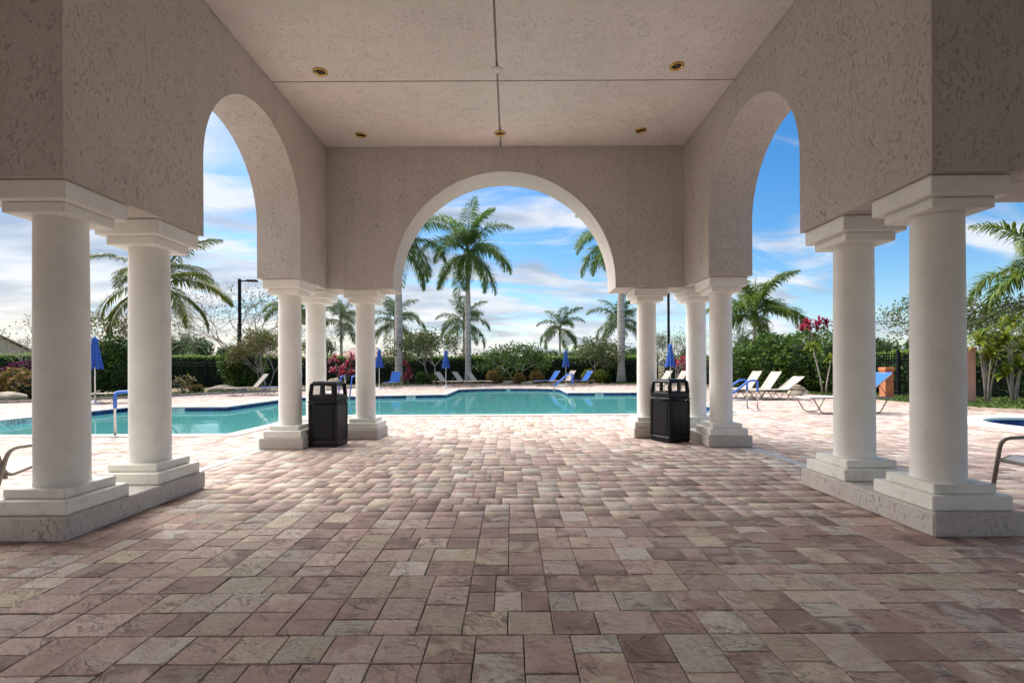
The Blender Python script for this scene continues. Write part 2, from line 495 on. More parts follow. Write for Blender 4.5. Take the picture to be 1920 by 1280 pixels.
class MB:
    def __init__(self):
        self.v, self.f, self.s = [], [], []

    def add(self, verts, faces, smooth=False):
        o = len(self.v)
        self.v += [tuple(p) for p in verts]
        for f in faces:
            self.f.append([i + o for i in f])
            self.s.append(smooth)
        return self

    def box(self, x0, x1, y0, y1, z0, z1, bev=0.0, rz=0.0, c=(0, 0)):
        b = min(bev, (x1 - x0) / 2.2, (y1 - y0) / 2.2, (z1 - z0) / 2.2)
        if b <= 0:
            vs_ = [(x, y, z) for z in (z0, z1) for y in (y0, y1) for x in (x0, x1)]
            fs = [(0, 2, 3, 1), (4, 5, 7, 6), (0, 1, 5, 4), (2, 6, 7, 3), (0, 4, 6, 2), (1, 3, 7, 5)]
        else:
            def ring(z, i):
                return [(x0 + i, y0 + i, z), (x1 - i, y0 + i, z), (x1 - i, y1 - i, z), (x0 + i, y1 - i, z)]
            # bevelled in plan (octagon) and top/bottom
            def octa(z, i, q):
                X0, X1, Y0, Y1 = x0 + i, x1 - i, y0 + i, y1 - i
                return [(X0 + q, Y0, z), (X1 - q, Y0, z), (X1, Y0 + q, z), (X1, Y1 - q, z),
                        (X1 - q, Y1, z), (X0 + q, Y1, z), (X0, Y1 - q, z), (X0, Y0 + q, z)]
            vs_ = octa(z0, b, b * 0.4) + octa(z0 + b, 0, b) + octa(z1 - b, 0, b) + octa(z1, b, b * 0.4)
            fs = [tuple(range(7, -1, -1)), tuple(range(24, 32))]
            for r in range(3):
                for i in range(8):
                    j = (i + 1) % 8
                    fs.append((r * 8 + i, r * 8 + j, (r + 1) * 8 + j, (r + 1) * 8 + i))
        if rz:
            ca, sa = math.cos(rz), math.sin(rz)
            vs_ = [((x - c[0]) * ca - (y - c[1]) * sa + c[0], (x - c[0]) * sa + (y - c[1]) * ca + c[1], z) for x, y, z in vs_]
        return self.add(vs_, fs)

    def tube(self, pts, r, n=8, cap=True):
        pts = [Vector(p) for p in pts]
        if not isinstance(r, (list, tuple)):
            r = [r] * len(pts)
        o = len(self.v)
        t0 = (pts[1] - pts[0]).normalized()
        up = Vector((0, 0, 1)) if abs(t0.z) < 0.9 else Vector((1, 0, 0))
        u = t0.cross(up).normalized()
        vs_ = []
        for i, p_ in enumerate(pts):
            if i == 0:
                t = t0
            elif i == len(pts) - 1:
                t = (pts[i] - pts[i - 1]).normalized()
            else:
                t = ((pts[i + 1] - p_).normalized() + (p_ - pts[i - 1]).normalized())
                t = t.normalized() if t.length > 1e-6 else t0
            u = (u - t * u.dot(t))
            u = u.normalized() if u.length > 1e-6 else t.orthogonal().normalized()
            w = t.cross(u)
            for k_ in range(n):
                a = 2 * math.pi * k_ / n
                vs_.append(p_ + (u * math.cos(a) + w * math.sin(a)) * r[i])
        fs = []
        for i in range(len(pts) - 1):
            for k_ in range(n):
                j = (k_ + 1) % n
                fs.append((i * n + k_, i * n + j, (i + 1) * n + j, (i + 1) * n + k_))
        self.add(vs_, fs, True)
        if cap:
            m = len(pts) - 1
            self.add([], [])
            self.f.append([o + k_ for k_ in range(n)][::-1])
            self.s.append(False)
            self.f.append([o + m * n + k_ for k_ in range(n)])
            self.s.append(False)
        return self

    def lathe(self, prof, n=32, c=(0, 0, 0), smooth=True):
        vs_ = [(c[0] + r * math.cos(2 * math.pi * k_ / n), c[1] + r * math.sin(2 * math.pi * k_ / n), c[2] + z) for r, z in prof for k_ in range(n)]
        fs = []
        for i in range(len(prof) - 1):
            for k_ in range(n):
                j = (k_ + 1) % n
                fs.append((i * n + k_, i * n + j, (i + 1) * n + j, (i + 1) * n + k_))
        self.add(vs_, fs, smooth)
        return self

    def build(self, name, mat, parent=None, loc=None):
        me = bpy.data.meshes.new(name)
        me.from_pydata(self.v, [], self.f)
        me.polygons.foreach_set('use_smooth', self.s)
        me.update()
        me.materials.append(M[mat] if isinstance(mat, str) else mat)
        return link(name, me, parent, loc)


def link(name, me, parent=None, loc=None):
    o = bpy.data.objects.new(name, me)
    col.objects.link(o)
    if parent is not None:
        o.parent = parent
    if loc is not None:
        o.location = loc
    return o


def np_mesh(name, V, quads=None, tris=None, mat=None, smooth=False):
    me = bpy.data.meshes.new(name)
    V = np.asarray(V, dtype=np.float32).reshape(-1, 3)
    nq = 0 if quads is None else len(quads)
    nt = 0 if tris is None else len(tris)
    me.vertices.add(len(V))
    me.vertices.foreach_set('co', V.ravel())
    li, ls = [], []
    if nq:
        li.append(np.asarray(quads, dtype=np.int32).ravel())
        ls.append(np.arange(nq) * 4)
    if nt:
        li.append(np.asarray(tris, dtype=np.int32).ravel())
        ls.append(nq * 4 + np.arange(nt) * 3)
    li, ls = np.concatenate(li), np.concatenate(ls).astype(np.int32)
    me.loops.add(len(li))
    me.loops.foreach_set('vertex_index', li)
    me.polygons.add(nq + nt)
    me.polygons.foreach_set('loop_start', ls)
    me.update(calc_edges=True)
    if smooth:
        me.polygons.foreach_set('use_smooth', [True] * (nq + nt))
    if mat:
        me.materials.append(M[mat])
    return me


def tag(o, label, cat, group=None):
    o['label'] = label
    o['category'] = cat
    if group:
        o['group'] = group
    return o


def thing(name, label, cat, loc=(0, 0, 0), rz=0.0, group=None):
    o = bpy.data.objects.new(name, None)
    o.empty_display_size = 0.2
    col.objects.link(o)
    o.location = loc
    o.rotation_euler = (0, 0, rz)
    return tag(o, label, cat, group)


def struct(o):
    o['kind'] = 'structure'
    return o


def stuff(o):
    o['kind'] = 'stuff'
    return o


def copy_tree(o, parent=None):
    c = o.copy()
    col.objects.link(c)
    c.parent = parent
    for ch in list(o.children):
        copy_tree(ch, c)
    return c


def PX(px, d):
    """lateral position in metres of image column px (1920 wide photo) at distance d"""
    return (px - 958) * d / FPX


# ------------------------------------------------------------------ plan of the place
XL, XR = -3.12, 2.95          # inner faces of the pavilion's side walls
WT = 0.65                     # wall thickness
YF, YA, YB = 3.39, 4.94, 7.22  # front of the near piers, arch jambs
YI = 8.24                     # inner face of the back wall
YO = YI + WT
ZB, ZC = 2.556, 4.96          # underside of the walls, ceiling
POOL = [(-12.4, 9.0), (-5.25, 9.0), (-5.25, 12.5), (6.1, 12.5), (6.1, 23.4), (2.75, 23.4), (2.75, 27.6)]
for i in range(1, 10):
    a = i / 10
    POOL.append((2.75 - 5.75 * a, 27.6 + 1.3 * math.sin(math.pi * a) ** 0.7))
POOL += [(-3.0, 27.6), (-3.0, 22.4), (-6.1, 21.7), (-9.2, 20.6), (-9.2, 15.7), (-12.4, 15.7)]
DECK = [(-30, -9), (24, -9), (17, 9.2), (12.9, 12.0), (12.05, 14.0), (12.0, 19.0), (11.3, 22.0), (10.6, 26), (9.6, 31.5),
        (7.5, 33.3), (2, 33.9), (-4, 33.9), (-7.0, 33.2), (-9.6, 31.0), (-10.4, 27.5), (-13.6, 25.6), (-15.3, 21.8), (-18.3, 18.3), (-24, 14.5), (-30, 12.5)]
SPA_C, SPA_R = (11.35, 9.5), 1.55


def inside(poly, x, y):
    c = False
    j = len(poly) - 1
    for i in range(len(poly)):
        xi, yi = poly[i]
        xj, yj = poly[j]
        if (yi > y) != (yj > y) and x < (xj - xi) * (y - yi) / (yj - yi) + xi:
            c = not c
        j = i
    return c


def offset(poly, d):
    out = []
    n = len(poly)
    for i in range(n):
        p0, p1, p2 = Vector(poly[i - 1]), Vector(poly[i]), Vector(poly[(i + 1) % n])
        e1, e2 = (p1 - p0).normalized(), (p2 - p1).normalized()
        n1_, n2_ = Vector((e1.y, -e1.x)), Vector((e2.y, -e2.x))
        m = (n1_ + n2_).normalized()
        out.append(tuple(p1 + m * (d / max(0.35, m.dot(n1_)))))
    return out


def filled(loops, z):
    bm = bmesh.new()
    for lp in loops:
        vs_ = [bm.verts.new((x, y, z)) for x, y in lp]
        for i in range(len(vs_)):
            bm.edges.new((vs_[i], vs_[(i + 1) % len(vs_)]))
    bmesh.ops.triangle_fill(bm, use_beauty=True, use_dissolve=False, edges=bm.edges[:])
    bmesh.ops.recalc_face_normals(bm, faces=bm.faces[:])
    for f in bm.faces:
        if f.normal.z < 0:
            f.normal_flip()
    return bm


def from_bm(name, bm, mat, parent=None):
    me = bpy.data.meshes.new(name)
    bm.to_mesh(me)
    bm.free()
    me.materials.append(M[mat])
    return link(name, me, parent)


SPA = [(SPA_C[0] + SPA_R * math.cos(2 * math.pi * i / 48), SPA_C[1] + SPA_R * math.sin(2 * math.pi * i / 48)) for i in range(48)]

# ground: one sheet to the horizon with the deck's outline cut out
ground = struct(from_bm('ground', filled([[(-900, -600), (900, -600), (900, 1500), (-900, 1500)], DECK], 0.03), 'ground'))
deck = struct(from_bm('pool_deck', filled([DECK, POOL, SPA], -0.009), 'joint'))

# kerb round the planting
mb = MB()
ko = offset(DECK, -0.0)
ki = offset(DECK, 0.16)
n = len(DECK)
for i in range(1, n - 1):
    j = i + 1
    a, b, c, d_ = DECK[i], DECK[j], ki[j], ki[i]
    zt = 0.085
    mb.add([(*a, -0.02), (*b, -0.02), (*b, zt), (*a, zt), (*d_, zt), (*c, zt), (*d_, -0.02), (*c, -0.02)],
           [(0, 1, 2, 3), (3, 2, 5, 4), (4, 5, 7, 6)])
struct(mb.build('kerb', 'kerb'))

# ------------------------------------------------------------------ pool


def pool_shell(name, poly, depth):
    mb = MB()
    n = len(poly)
    for i in range(n):
        a, b = poly[i], poly[(i + 1) % n]
        mb.add([(*a, -0.03), (*b, -0.03), (*b, -depth), (*a, -depth)], [(0, 1, 2, 3)])
    bm = filled([poly], -depth)
    o_ = [v.co.copy() for v in bm.verts]
    bm.verts.index_update()
    mb.add(o_, [[v.index for v in f.verts] for f in bm.faces])
    bm.free()
    return struct(mb.build(name, 'plaster'))


def coping(poly, w, mat, parent, zt=0.014):
    out = offset(poly, w)
    inn = offset(poly, -0.03)
    mb = MB()
    n = len(poly)
    nose = offset(poly, -0.015)
    for i in range(n):
        j = (i + 1) % n
        mb.add([(*out[i], -0.005), (*out[j], -0.005), (*out[j], zt), (*out[i], zt), (*nose[i], zt), (*nose[j], zt),
                (*inn[i], zt - 0.015), (*inn[j], zt - 0.015), (*inn[i], -0.03), (*inn[j], -0.03), (*poly[i], -0.03), (*poly[j], -0.03)],
               [(0, 1, 2, 3), (3, 2, 5, 4), (4, 5, 7, 6), (6, 7, 9, 8), (8, 9, 11, 10)])
    return mb.build('coping', mat, parent)


def tile_band(poly, parent, size=0.15, z0=-0.031):
    mb = MB()
    g = MB()
    n = len(poly)
    for i in range(n):
        a, b = Vector(poly[i]), Vector(poly[(i + 1) % n])
        e = (b - a)
        L = e.length
        e.normalize()
        nr = Vector((-e.y, e.x))          # into the pool (poly is counter-clockwise)
        cnt = max(1, round(L / size))
        s = L / cnt
        for q in range(cnt):
            p0, p1 = a + e * (q * s + 0.005), a + e * ((q + 1) * s - 0.005)
            f0, f1 = p0 + nr * 0.010, p1 + nr * 0.010
            zt, zb = z0 - 0.004, z0 - size + 0.004
            mb.add([(*p0, zt), (*p1, zt), (*p1, zb), (*p0, zb), (*f0, zt - .003), (*f1, zt - .003), (*f1, zb + .003), (*f0, zb + .003)],
                   [(4, 5, 6, 7), (0, 1, 5, 4), (2, 3, 7, 6), (1, 2, 6, 5), (3, 0, 4, 7)])
        q0, q1 = a + nr * 0.004, b + nr * 0.004
        g.add([(*q0, z0), (*q1, z0), (*q1, z0 - size), (*q0, z0 - size)], [(0, 1, 2, 3)])
    stuff(mb.build('tile_band', 'tile', parent))
    g.build('grout', 'grout', parent)


pool = pool_shell('swimming_pool', POOL, 1.35)
coping(POOL, 0.30, 'coping', pool)
tile_band(POOL, pool)
struct(from_bm('pool_water', filled([POOL], -0.135), 'water'))
spa = pool_shell('round_spa', SPA, 0.9)
spa.data.materials[0] = M['tile']
coping(SPA, 0.42, 'white_ring', spa, 0.03)
tile_band(SPA, spa)
struct(from_bm('spa_water', filled([SPA], -0.20), 'water'))


def marker(text, p0, p1, parent):
    """white depth marker tiles with black characters on the pool wall from p0 to p1"""
    a, b = Vector(p0), Vector(p1)
    e = (b - a)
    L = e.length
    e.normalize()
    nr = Vector((-e.y, e.x))
    chars = list(text)
    s = L / len(chars)
    mk = None
    root = MB()
    q0, q1 = a + nr * 0.012, b + nr * 0.012
    g0, g1 = a + nr * 0.016, b + nr * 0.016
    root.add([(*q0, -0.034), (*q1, -0.034), (*q1, -0.18), (*q0, -0.18), (*g0, -0.036), (*g1, -0.036), (*g1, -0.178), (*g0, -0.178)],
             [(4, 5, 6, 7), (0, 1, 5, 4), (2, 3, 7, 6), (1, 2, 6, 5), (3, 0, 4, 7)])
    mk = root.build('depth_marker', 'marker', parent)
    cu = bpy.data.curves.new('marker_text', 'FONT')
    cu.size = 0.105
    cu.align_x = 'CENTER'
    cu.body = text
    cu.extrude = 0.0008
    cu.space_character = 1.15
    to = bpy.data.objects.new('tmp', cu)
    col.objects.link(to)
    dg = bpy.context.evaluated_depsgraph_get()
    me = bpy.data.meshes.new_from_object(to.evaluated_get(dg))
    bpy.data.objects.remove(to)
    me.materials.clear()
    me.materials.append(M['ink'])
    w = link('lettering', me, mk)
    mid = (a + b) / 2 + nr * 0.0185
    # reader stands in the pool: text x axis runs to the reader's right, z out of the wall
    zx = Vector((nr.x, nr.y, 0))
    xx = Vector((0, 0, 1)).cross(zx).normalized()
    m = Matrix((xx, Vector((0, 0, 1)), zx)).transposed().to_4x4()
    m.translation = Vector((mid.x, mid.y, -0.118))
    w.matrix_local = m
    return mk


marker('3 FT 6 IN', (-12.4, 12.55), (-12.4, 11.75), pool)
marker('4 FT', (-10.55, 15.7), (-11.15, 15.7), pool)
marker('5 FT', (-4.35, 22.095), (-4.75, 22.005), pool)
marker('5 FT', (4.45, 23.4), (4.05, 23.4), pool)
marker('4 FT', (-0.02, 28.9), (-0.4, 28.89), pool)

# ------------------------------------------------------------------ pavers
U = 0.070
gx0, gx1, gy0, gy1 = -20.0, 17.2, 0.3, 33.9
KINDS = [(2, 3), (3, 3), (4, 3), (3, 2), (3, 4), (2, 2)]
prng = random.Random(11)


def split_len(n_):
    """pieces 2, 3 and 4 units long that fill n_ units"""
    while True:
        out = []
        while sum(out) < n_:
            out.append(prng.choice((2, 2, 3, 3, 4, 4)))
        if sum(out) == n_:
            prng.shuffle(out)
            return out


pieces = []
oy = 0
while oy * U < gy1 - gy0:
    bh = prng.choice((6, 6, 9, 12))
    ox = -prng.randrange(1, 12)
    while ox * U < gx1 - gx0:
        bw = prng.choice((6, 9, 12, 15))
        if prng.random() < .42:
            for q in range(bh // 3):
                u_ = 0
                for w_ in split_len(bw):
                    pieces.append((ox + u_, oy + q * 3, w_, 3))
                    u_ += w_
        else:
            for q in range(bw // 3):
                u_ = 0
                for w_ in split_len(bh):
                    pieces.append((ox + q * 3, oy + u_, 3, w_))
                    u_ += w_
        ox += bw
    oy += bh
OX, OY = gx0 + 0.03, gy0


def hidden_by_base(x0, x1, y0, y1):
    for (a, b, c, d_) in ((XL - WT, XL, YF, YA), (XR, XR + WT, YF, YA)):
        if x0 > a + .01 and x1 < b - .01 and y0 > c + .01 and y1 < d_ - .01:
            return True
    return False


near, rest = [], []
for ix, jy, kx, ky in pieces:
    x0, y0 = OX + ix * U, OY + jy * U
    x1, y1 = x0 + kx * U, y0 + ky * U
    mx, my = (x0 + x1) / 2, (y0 + y1) / 2
    if my < 1.5 and abs(mx) > 9:
        continue
    if my > 2.0 and abs(mx) > my * 1.32 + 1.5:
        continue
    if not inside(DECK, mx, my):
        continue
    if any(inside(POOL, x, y) for x in (x0, mx, x1) for y in (y0, y1)):
        continue
    if math.hypot(mx - SPA_C[0], my - SPA_C[1]) < SPA_R + 0.2 or hidden_by_base(x0, x1, y0, y1):
        continue
    vis = my > 1.84 and abs(mx) < my * 1.055 + 0.05
    (near if vis else rest).append((my, mx, kx, ky))
near.sort()
rest += near[300:]
near = near[:300]


def paver_geo(kx, ky, J, rough=0.0):
    hx, hy = kx * U / 2 - 0.0022, ky * U / 2 - 0.0022
    c = 0.0034
    z0, z1, z2 = -0.03, -0.0032, 0.0
    j = lambda s: J.uniform(-s, s)
    pts = []
    # 8-gon-ish outline with slightly uneven edges
    out = [(-hx, -hy), (0, -hy), (hx, -hy), (hx, 0), (hx, hy), (0, hy), (-hx, hy), (-hx, 0)]
    ring0 = [(x, y, z0) for x, y in out]
    ring1 = [(x + (j(rough) if x else 0), y + (j(rough) if y else 0), z1) for x, y in out]
    ring2 = [((abs(x) - c) * (1 if x > 0 else -1) if x else 0, (abs(y) - c) * (1 if y > 0 else -1) if y else 0, z2 + j(rough)) for x, y in out]
    v = ring0 + ring1 + ring2 + [(0, 0, z2)]
    f = []
    for r in range(2):
        for i in range(8):
            q = (i + 1) % 8
            f.append((r * 8 + i, r * 8 + q, (r + 1) * 8 + q, (r + 1) * 8 + i))
    for i in (0, 2, 4, 6):
        f.append((16 + (i - 1) % 8, 16 + i, 16 + i + 1, 24))
    return v, f


pmesh = {}
for kind in set(KINDS) | {(1, 1)}:
    for var in range(4):
        v, f = paver_geo(*kind, prng, 0.0013)
        me = bpy.data.meshes.new('paver')
        me.from_pydata(v, [], f)
        me.materials.append(M['paver1'])
        pmesh[(kind, var)] = me
for my, mx, kx, ky in near:
    o = link('paver', pmesh[((kx, ky), prng.randrange(4))], deck, (mx, my, prng.uniform(-0.0025, 0.001)))
    o.rotation_euler = (prng.uniform(-.006, .006), prng.uniform(-.006, .006), prng.uniform(-.006, .006))
base_v = {kd: paver_geo(*kd, prng, 0.001) for kd in set(KINDS) | {(1, 1)}}
V, Q = [], []
off_ = 0
for my, mx, kx, ky in rest:
    v, f = base_v[(kx, ky)]
    v = np.array(v)
    v[:, 2] += v[:, 0] * prng.uniform(-.003, .003) + v[:, 1] * prng.uniform(-.003, .003) + prng.uniform(-.0025, .001)
    V.append(v + np.array([mx, my, 0]))
    Q.append(np.array(f) + off_)
    off_ += len(v)
stuff(link('paver_field', np_mesh('paver_field', np.concatenate(V), quads=np.concatenate(Q), mat='paver'), deck))

# grey drain strips along the pavilion's drip line
for nm, x in (('left', XL - WT - 0.03), ('right', XR + WT + 0.03)):
    s_ = 1 if nm == 'right' else -1
    m_ = MB()
    for q in range(6):
        y0 = YA + 0.02 + q * (YB + .02 - YA) / 6
        m_.box(min(x, x - s_ * .13), max(x, x - s_ * .13), y0 + .004, y0 + (YB + .02 - YA) / 6 - .004, -0.02, 0.004, 0.003)
    struct(m_.build('drain_strip', 'drain'))

# ------------------------------------------------------------------ pavilion
pav = thing('pool_pavilion', 'taupe stucco pavilion with tall arches on paired cream columns', 'pavilion', (0, 0, 0))


def arch_wall(name, along, u0, u1, ua, ub, zs, t0, t1, flip=False, seg=56):
    """wall with an arched opening open at the bottom. along='y': u is y, t is x; along='x': u is x, t is y"""
    r = (ub - ua) / 2
    cu_ = (ua + ub) / 2
    arch = [(ua, ZB)] + [(cu_ - r * math.cos(math.pi * i / seg), zs + r * math.sin(math.pi * i / seg)) for i in range(seg + 1)] + [(ub, ZB)]
    top = ZC + 0.12

    def P(u, z, t):
        return (t, u, z) if along == 'y' else (u, t, z)
    mb = MB()
    outline = [(u0, ZB)] + arch + [(u1, ZB), (u1, top), (u0, top)]
    n_ = len(outline)
    for t, rev in ((t0, False), (t1, True)):
        # face split into a left block, a right block and a fan over the arch
        k0 = len(arch) // 2
        lf = [(u0, ZB)] + arch[:k0 + 1] + [(arch[k0][0], top), (u0, top)]
        rf = arch[k0:] + [(u1, ZB), (u1, top), (arch[k0][0], top)]
        for poly in (lf, rf):
            idx = list(range(len(poly)))
            mb.add([P(u, z, t) for u, z in poly], [idx[::-1] if rev else idx])
    # soffit
    vs_ = []
    for u, z in arch:
        vs_ += [P(u, z, t0), P(u, z, t1)]
    mb.add(vs_, [(2 * i, 2 * i + 1, 2 * i + 3, 2 * i + 2) for i in range(len(arch) - 1)], True)
    for (ua_, za), (ub_, zb) in (((u0, ZB), (ua, ZB)), ((ub, ZB), (u1, ZB)), ((u1, ZB), (u1, top)), ((u1, top), (u0, top)), ((u0, top), (u0, ZB))):
        mb.add([P(ua_, za, t0), P(ub_, zb, t0), P(ub_, zb, t1), P(ua_, za, t1)], [(0, 1, 2, 3)])
    o = mb.build(name, 'stucco', pav)
    bm = bmesh.new()
    bm.from_mesh(o.data)
    bmesh.ops.recalc_face_normals(bm, faces=bm.faces[:])
    bm.to_mesh(o.data)
    bm.free()
    return o


arch_wall('arched_wall', 'y', YF, YO, YA, YB, 3.34, XL - WT, XL)
arch_wall('arched_wall', 'y', YF, YO, YA, YB, 3.34, XR, XR + WT)
AX0, AX1 = -1.993, 1.784
arch_wall('arched_wall', 'x', XL, XR, AX0, AX1, 2.645, YI, YO)
# lintels that carry on sideways from the near piers, and the unseen cover round the camera, shaped for its light
MB().box(-7.0, XL - WT, YF, YF + WT, ZB, ZC + .12).build('lintel', 'stucco', pav)
MB().box(XR + WT, 7.0, YF, YF + WT, ZB, ZC + .12).build('lintel', 'stucco', pav)
MB().box(-7.0, -6.35, -6.5, YF, ZB, ZC + .12).build('lintel', 'stucco', pav)  # unseen side lintel, added to keep high sky off the pier faces
MB().box(6.35, 7.0, -6.5, YF, ZB, ZC + .12).build('lintel', 'stucco', pav)  # its unseen twin on the right, likewise added to cut skylight
MB().box(-7.0, 7.0, -7.1, -6.5, 0, ZC + .12).build('rear_wall', 'stucco', pav)  # unseen wall, set back to leave an open strip for daylight
ceil = MB().box(XL + .002, XR - .002, YF, YI - .002, ZC + 0.045, ZC + 0.115).build('ceiling', 'stucco', pav)
XJ, YJ, YJ0 = -0.155, 6.36, YF + 0.0
gp = 0.012
for (x0, x1) in ((XL + .003, XJ - gp), (XJ + gp, XR - .003)):
    for (y0, y1) in ((YF - .0, YJ - gp), (YJ + gp, YI - .003)):
        MB().box(x0, x1, y0, y1, ZC, ZC + 0.045, 0.004).build('panel', 'ceiling', ceil)
MB().box(-6.35, 6.35, -4.9, YF - .004, ZC + .004, ZC + 0.12).build('breezeway_ceiling', 'ceiling', pav)  # unseen, ends short of the rear wall to let light in
MB().box(-6.9, 6.9, -5.1, YF + WT + .4, ZC + 0.125, ZC + 0.4, .02).box(XL - WT - .5, XR + WT + .5, YF + WT + .41, YO + .5, ZC + 0.125, ZC + 0.4, .02).build('roof', 'stucco', pav)  # camera-side half is unseen, cut short as a light well


def base_block(name, x0, x1, y0, y1, z0, z1, mat, parent, bev=0.008):
    return MB().box(x0, x1, y0, y1, z0, z1, bev).build(name, mat, parent)


def column(x, y):
    c = bpy.data.objects.new('column', None)
    c.empty_display_size = .1
    col.objects.link(c)
    c.parent = pav
    c.location = (x, y, 0)
    h1, h2 = 0.286, 0.228
    base_block('base_tier', -h1, h1, -h1, h1, 0.172, 0.277, 'cream_base', c)
    base_block('base_tier', -h2, h2, -h2, h2, 0.2772, 0.347, 'cream_base', c)
    r = 0.168
    prof = [(r * 1.02, 0.347), (r * 1.02, 0.36), (r, 0.38)]
    for i in range(1, 9):
        t = i / 8
        prof.append((r * (1 - 0.035 * t * t), 0.38 + (ZB - 0.217 - 0.38) * t))
    MB().lathe(prof, 40).build('shaft', 'cream', c)
    base_block('capital_block', -h2, h2, -h2, h2, ZB - 0.217, ZB - 0.1402, 'cream', c)
    base_block('capital_block', -h1, h1, -h1, h1, ZB - 0.14, ZB - 0.002, 'cream', c)


XCL, XCR = XL - 0.318, XR + 0.318
for x in (XCL, XCR):
    for y in (3.72, 4.625):
        column(x, y)
    for y in (7.56, 8.565):
        column(x, y)
column(XL + .555, 8.565)
column(XR - .555, 8.565)
for xa, xb in ((XL - WT - .015, XL), (XR, XR + WT + .015)):
    base_block('plinth', xa, xb, YF, YA + .01, 0, 0.172, 'stucco', pav, .012)
for xa, xb, xc, xd in ((XL - WT - .015, XL, XL + .001, XL + .86), (XR, XR + WT + .015, XR - .86, XR - .001)):
    base_block('plinth', xa, xb, YB + .04, YO + .01, 0, 0.172, 'stucco', pav, .012)
    base_block('plinth', xc, xd, YI, YO + .01, 0, 0.170, 'stucco', pav, .012)

# recessed ceiling lights
spots = [(-2.39, 6.14), (2.09, 6.06), (-2.39, 7.80), (2.08, 7.70), (XJ, 7.77)]
for i, (x, y) in enumerate(spots):
    lt = bpy.data.objects.new('recessed_light', None)
    lt.empty_display_size = .05
    col.objects.link(lt)
    lt.parent = pav
    lt.location = (x, y, ZC)
    MB().lathe([(0.090, 0.0), (0.088, -0.012), (0.078, -0.020), (0.068, -0.018), (0.056, -0.004)], 28).build('trim_ring', 'brass', lt)
    MB().lathe([(0.0005, -0.012), (0.020, -0.010), (0.030, -0.006), (0.034, -0.003)], 20).build('bulb', 'bulb', lt)
    MB().lathe([(0.066, -0.0025), (0.0005, -0.0025)], 20).build('can', 'black_dark', lt)  # flat dark disc painted as the shaded recess; the panel has no hole
MB().lathe([(0.075, 0.0), (0.073, -0.006), (0.02, -0.01), (0.0005, -0.011)], 24, (XJ, 6.12, ZC)).build('cover_plate', 'ceiling', pav)

# ------------------------------------------------------------------ litter bins


def litter_bin(label, loc, rz):
    t = thing('litter_bin', label, 'litter bin', loc, rz, 'black litter bins in the pavilion')
    w = 0.225
    body = MB()
    # base skirt, panelled body
    body.box(-w, w, -w, w, 0.0, 0.10, .018)
    body.box(-w + .014, w - .014, -w + .014, w - .014, 0.095, 0.665, .004)
    b = body.build('body', 'black_plastic', t)
    for sx in (-1, 1):
        for sy in (-1, 1):
            q = w - .026
            MB().box(sx * q - .026, sx * q + .026, sy * q - .026, sy * q + .026, .09, .672, .012).build('corner_post', 'black_plastic', b)
    for a in range(4):
        pn = MB()
        pn.box(-w + .062, w - .062, -w + .004, -w + .02, .125, .645, .006)
        o = pn.build('side_panel', 'black_plastic', b)
        o.rotation_euler = (0, 0, a * math.pi / 2)
    hood = bpy.data.objects.new('hood', None)
    hood.empty_display_size = .05
    col.objects.link(hood)
    hood.parent = t
    MB().box(-w - .004, w + .004, -w - .004, w + .004, .674, .716, .012).build('collar', 'black_plastic', hood)
    MB().box(-w + .004, w - .004, -w + .004, w - .004, .716, .80, .012).build('skirt', 'black_plastic', hood)
    for a in range(4):
        lp = MB()
        lp.tube([(-w + .02, -w - .006, .700), (-.09, -w - .010, .694), (-.05, -w - .012, .676), (.05, -w - .012, .676), (.09, -w - .010, .694), (w - .02, -w - .006, .700)], .007, 6)
        o = lp.build('lip', 'black_plastic', hood)
        o.rotation_euler = (0, 0, a * math.pi / 2)
    for sx in (-1, 1):
        for sy in (-1, 1):
            q, q2 = w - .03, w - .045
            MB().tube([(sx * q, sy * q, .79), (sx * q2, sy * q2, .97)], [.034, .030], 8).build('post', 'black_plastic', hood)
    for a in (0, math.pi):
        o = MB().box(-.028, .028, -w + .018, -w + .05, .79, .965, .004).build('divider', 'black_plastic', hood)
        o.rotation_euler = (0, 0, a)
    MB().box(-w + .02, w - .02, -w + .02, w - .02, .945, .992, .02).box(-w + .05, w - .05, -w + .05, w - .05, .985, 1.008, .012).build('lid', 'black_plastic', hood)
    MB().box(-w + .05, w - .05, -w + .05, w - .05, .798, .806).build('opening', 'black_dark', hood)  # dark plate painted as the shaded mouth of a closed body
    return t


litter_bin('black plastic litter bin beside the left rear pier', (-2.885, 7.665, 0), R(-3))
litter_bin('black plastic litter bin turned cornerwise at the right rear pier', (2.60, 7.95, 0), R(27))

# ------------------------------------------------------------------ loungers


def arc_tube(mb, pts, r, n=8):
    """polyline with rounded corners"""
    out = [Vector(pts[0])]
    for i in range(1, len(pts) - 1):
        p0, p1, p2 = Vector(pts[i - 1]), Vector(pts[i]), Vector(pts[i + 1])
        d0, d1 = (p0 - p1), (p2 - p1)
        c = min(0.085, d0.length * .45, d1.length * .45)
        a, b = p1 + d0.normalized() * c, p1 + d1.normalized() * c
        for q in (0, .25, .5, .75, 1):
            out.append(a.lerp(p1, q).lerp(p1.lerp(b, q), q))
    out.append(Vector(pts[-1]))
    mb.tube(out, r, n)


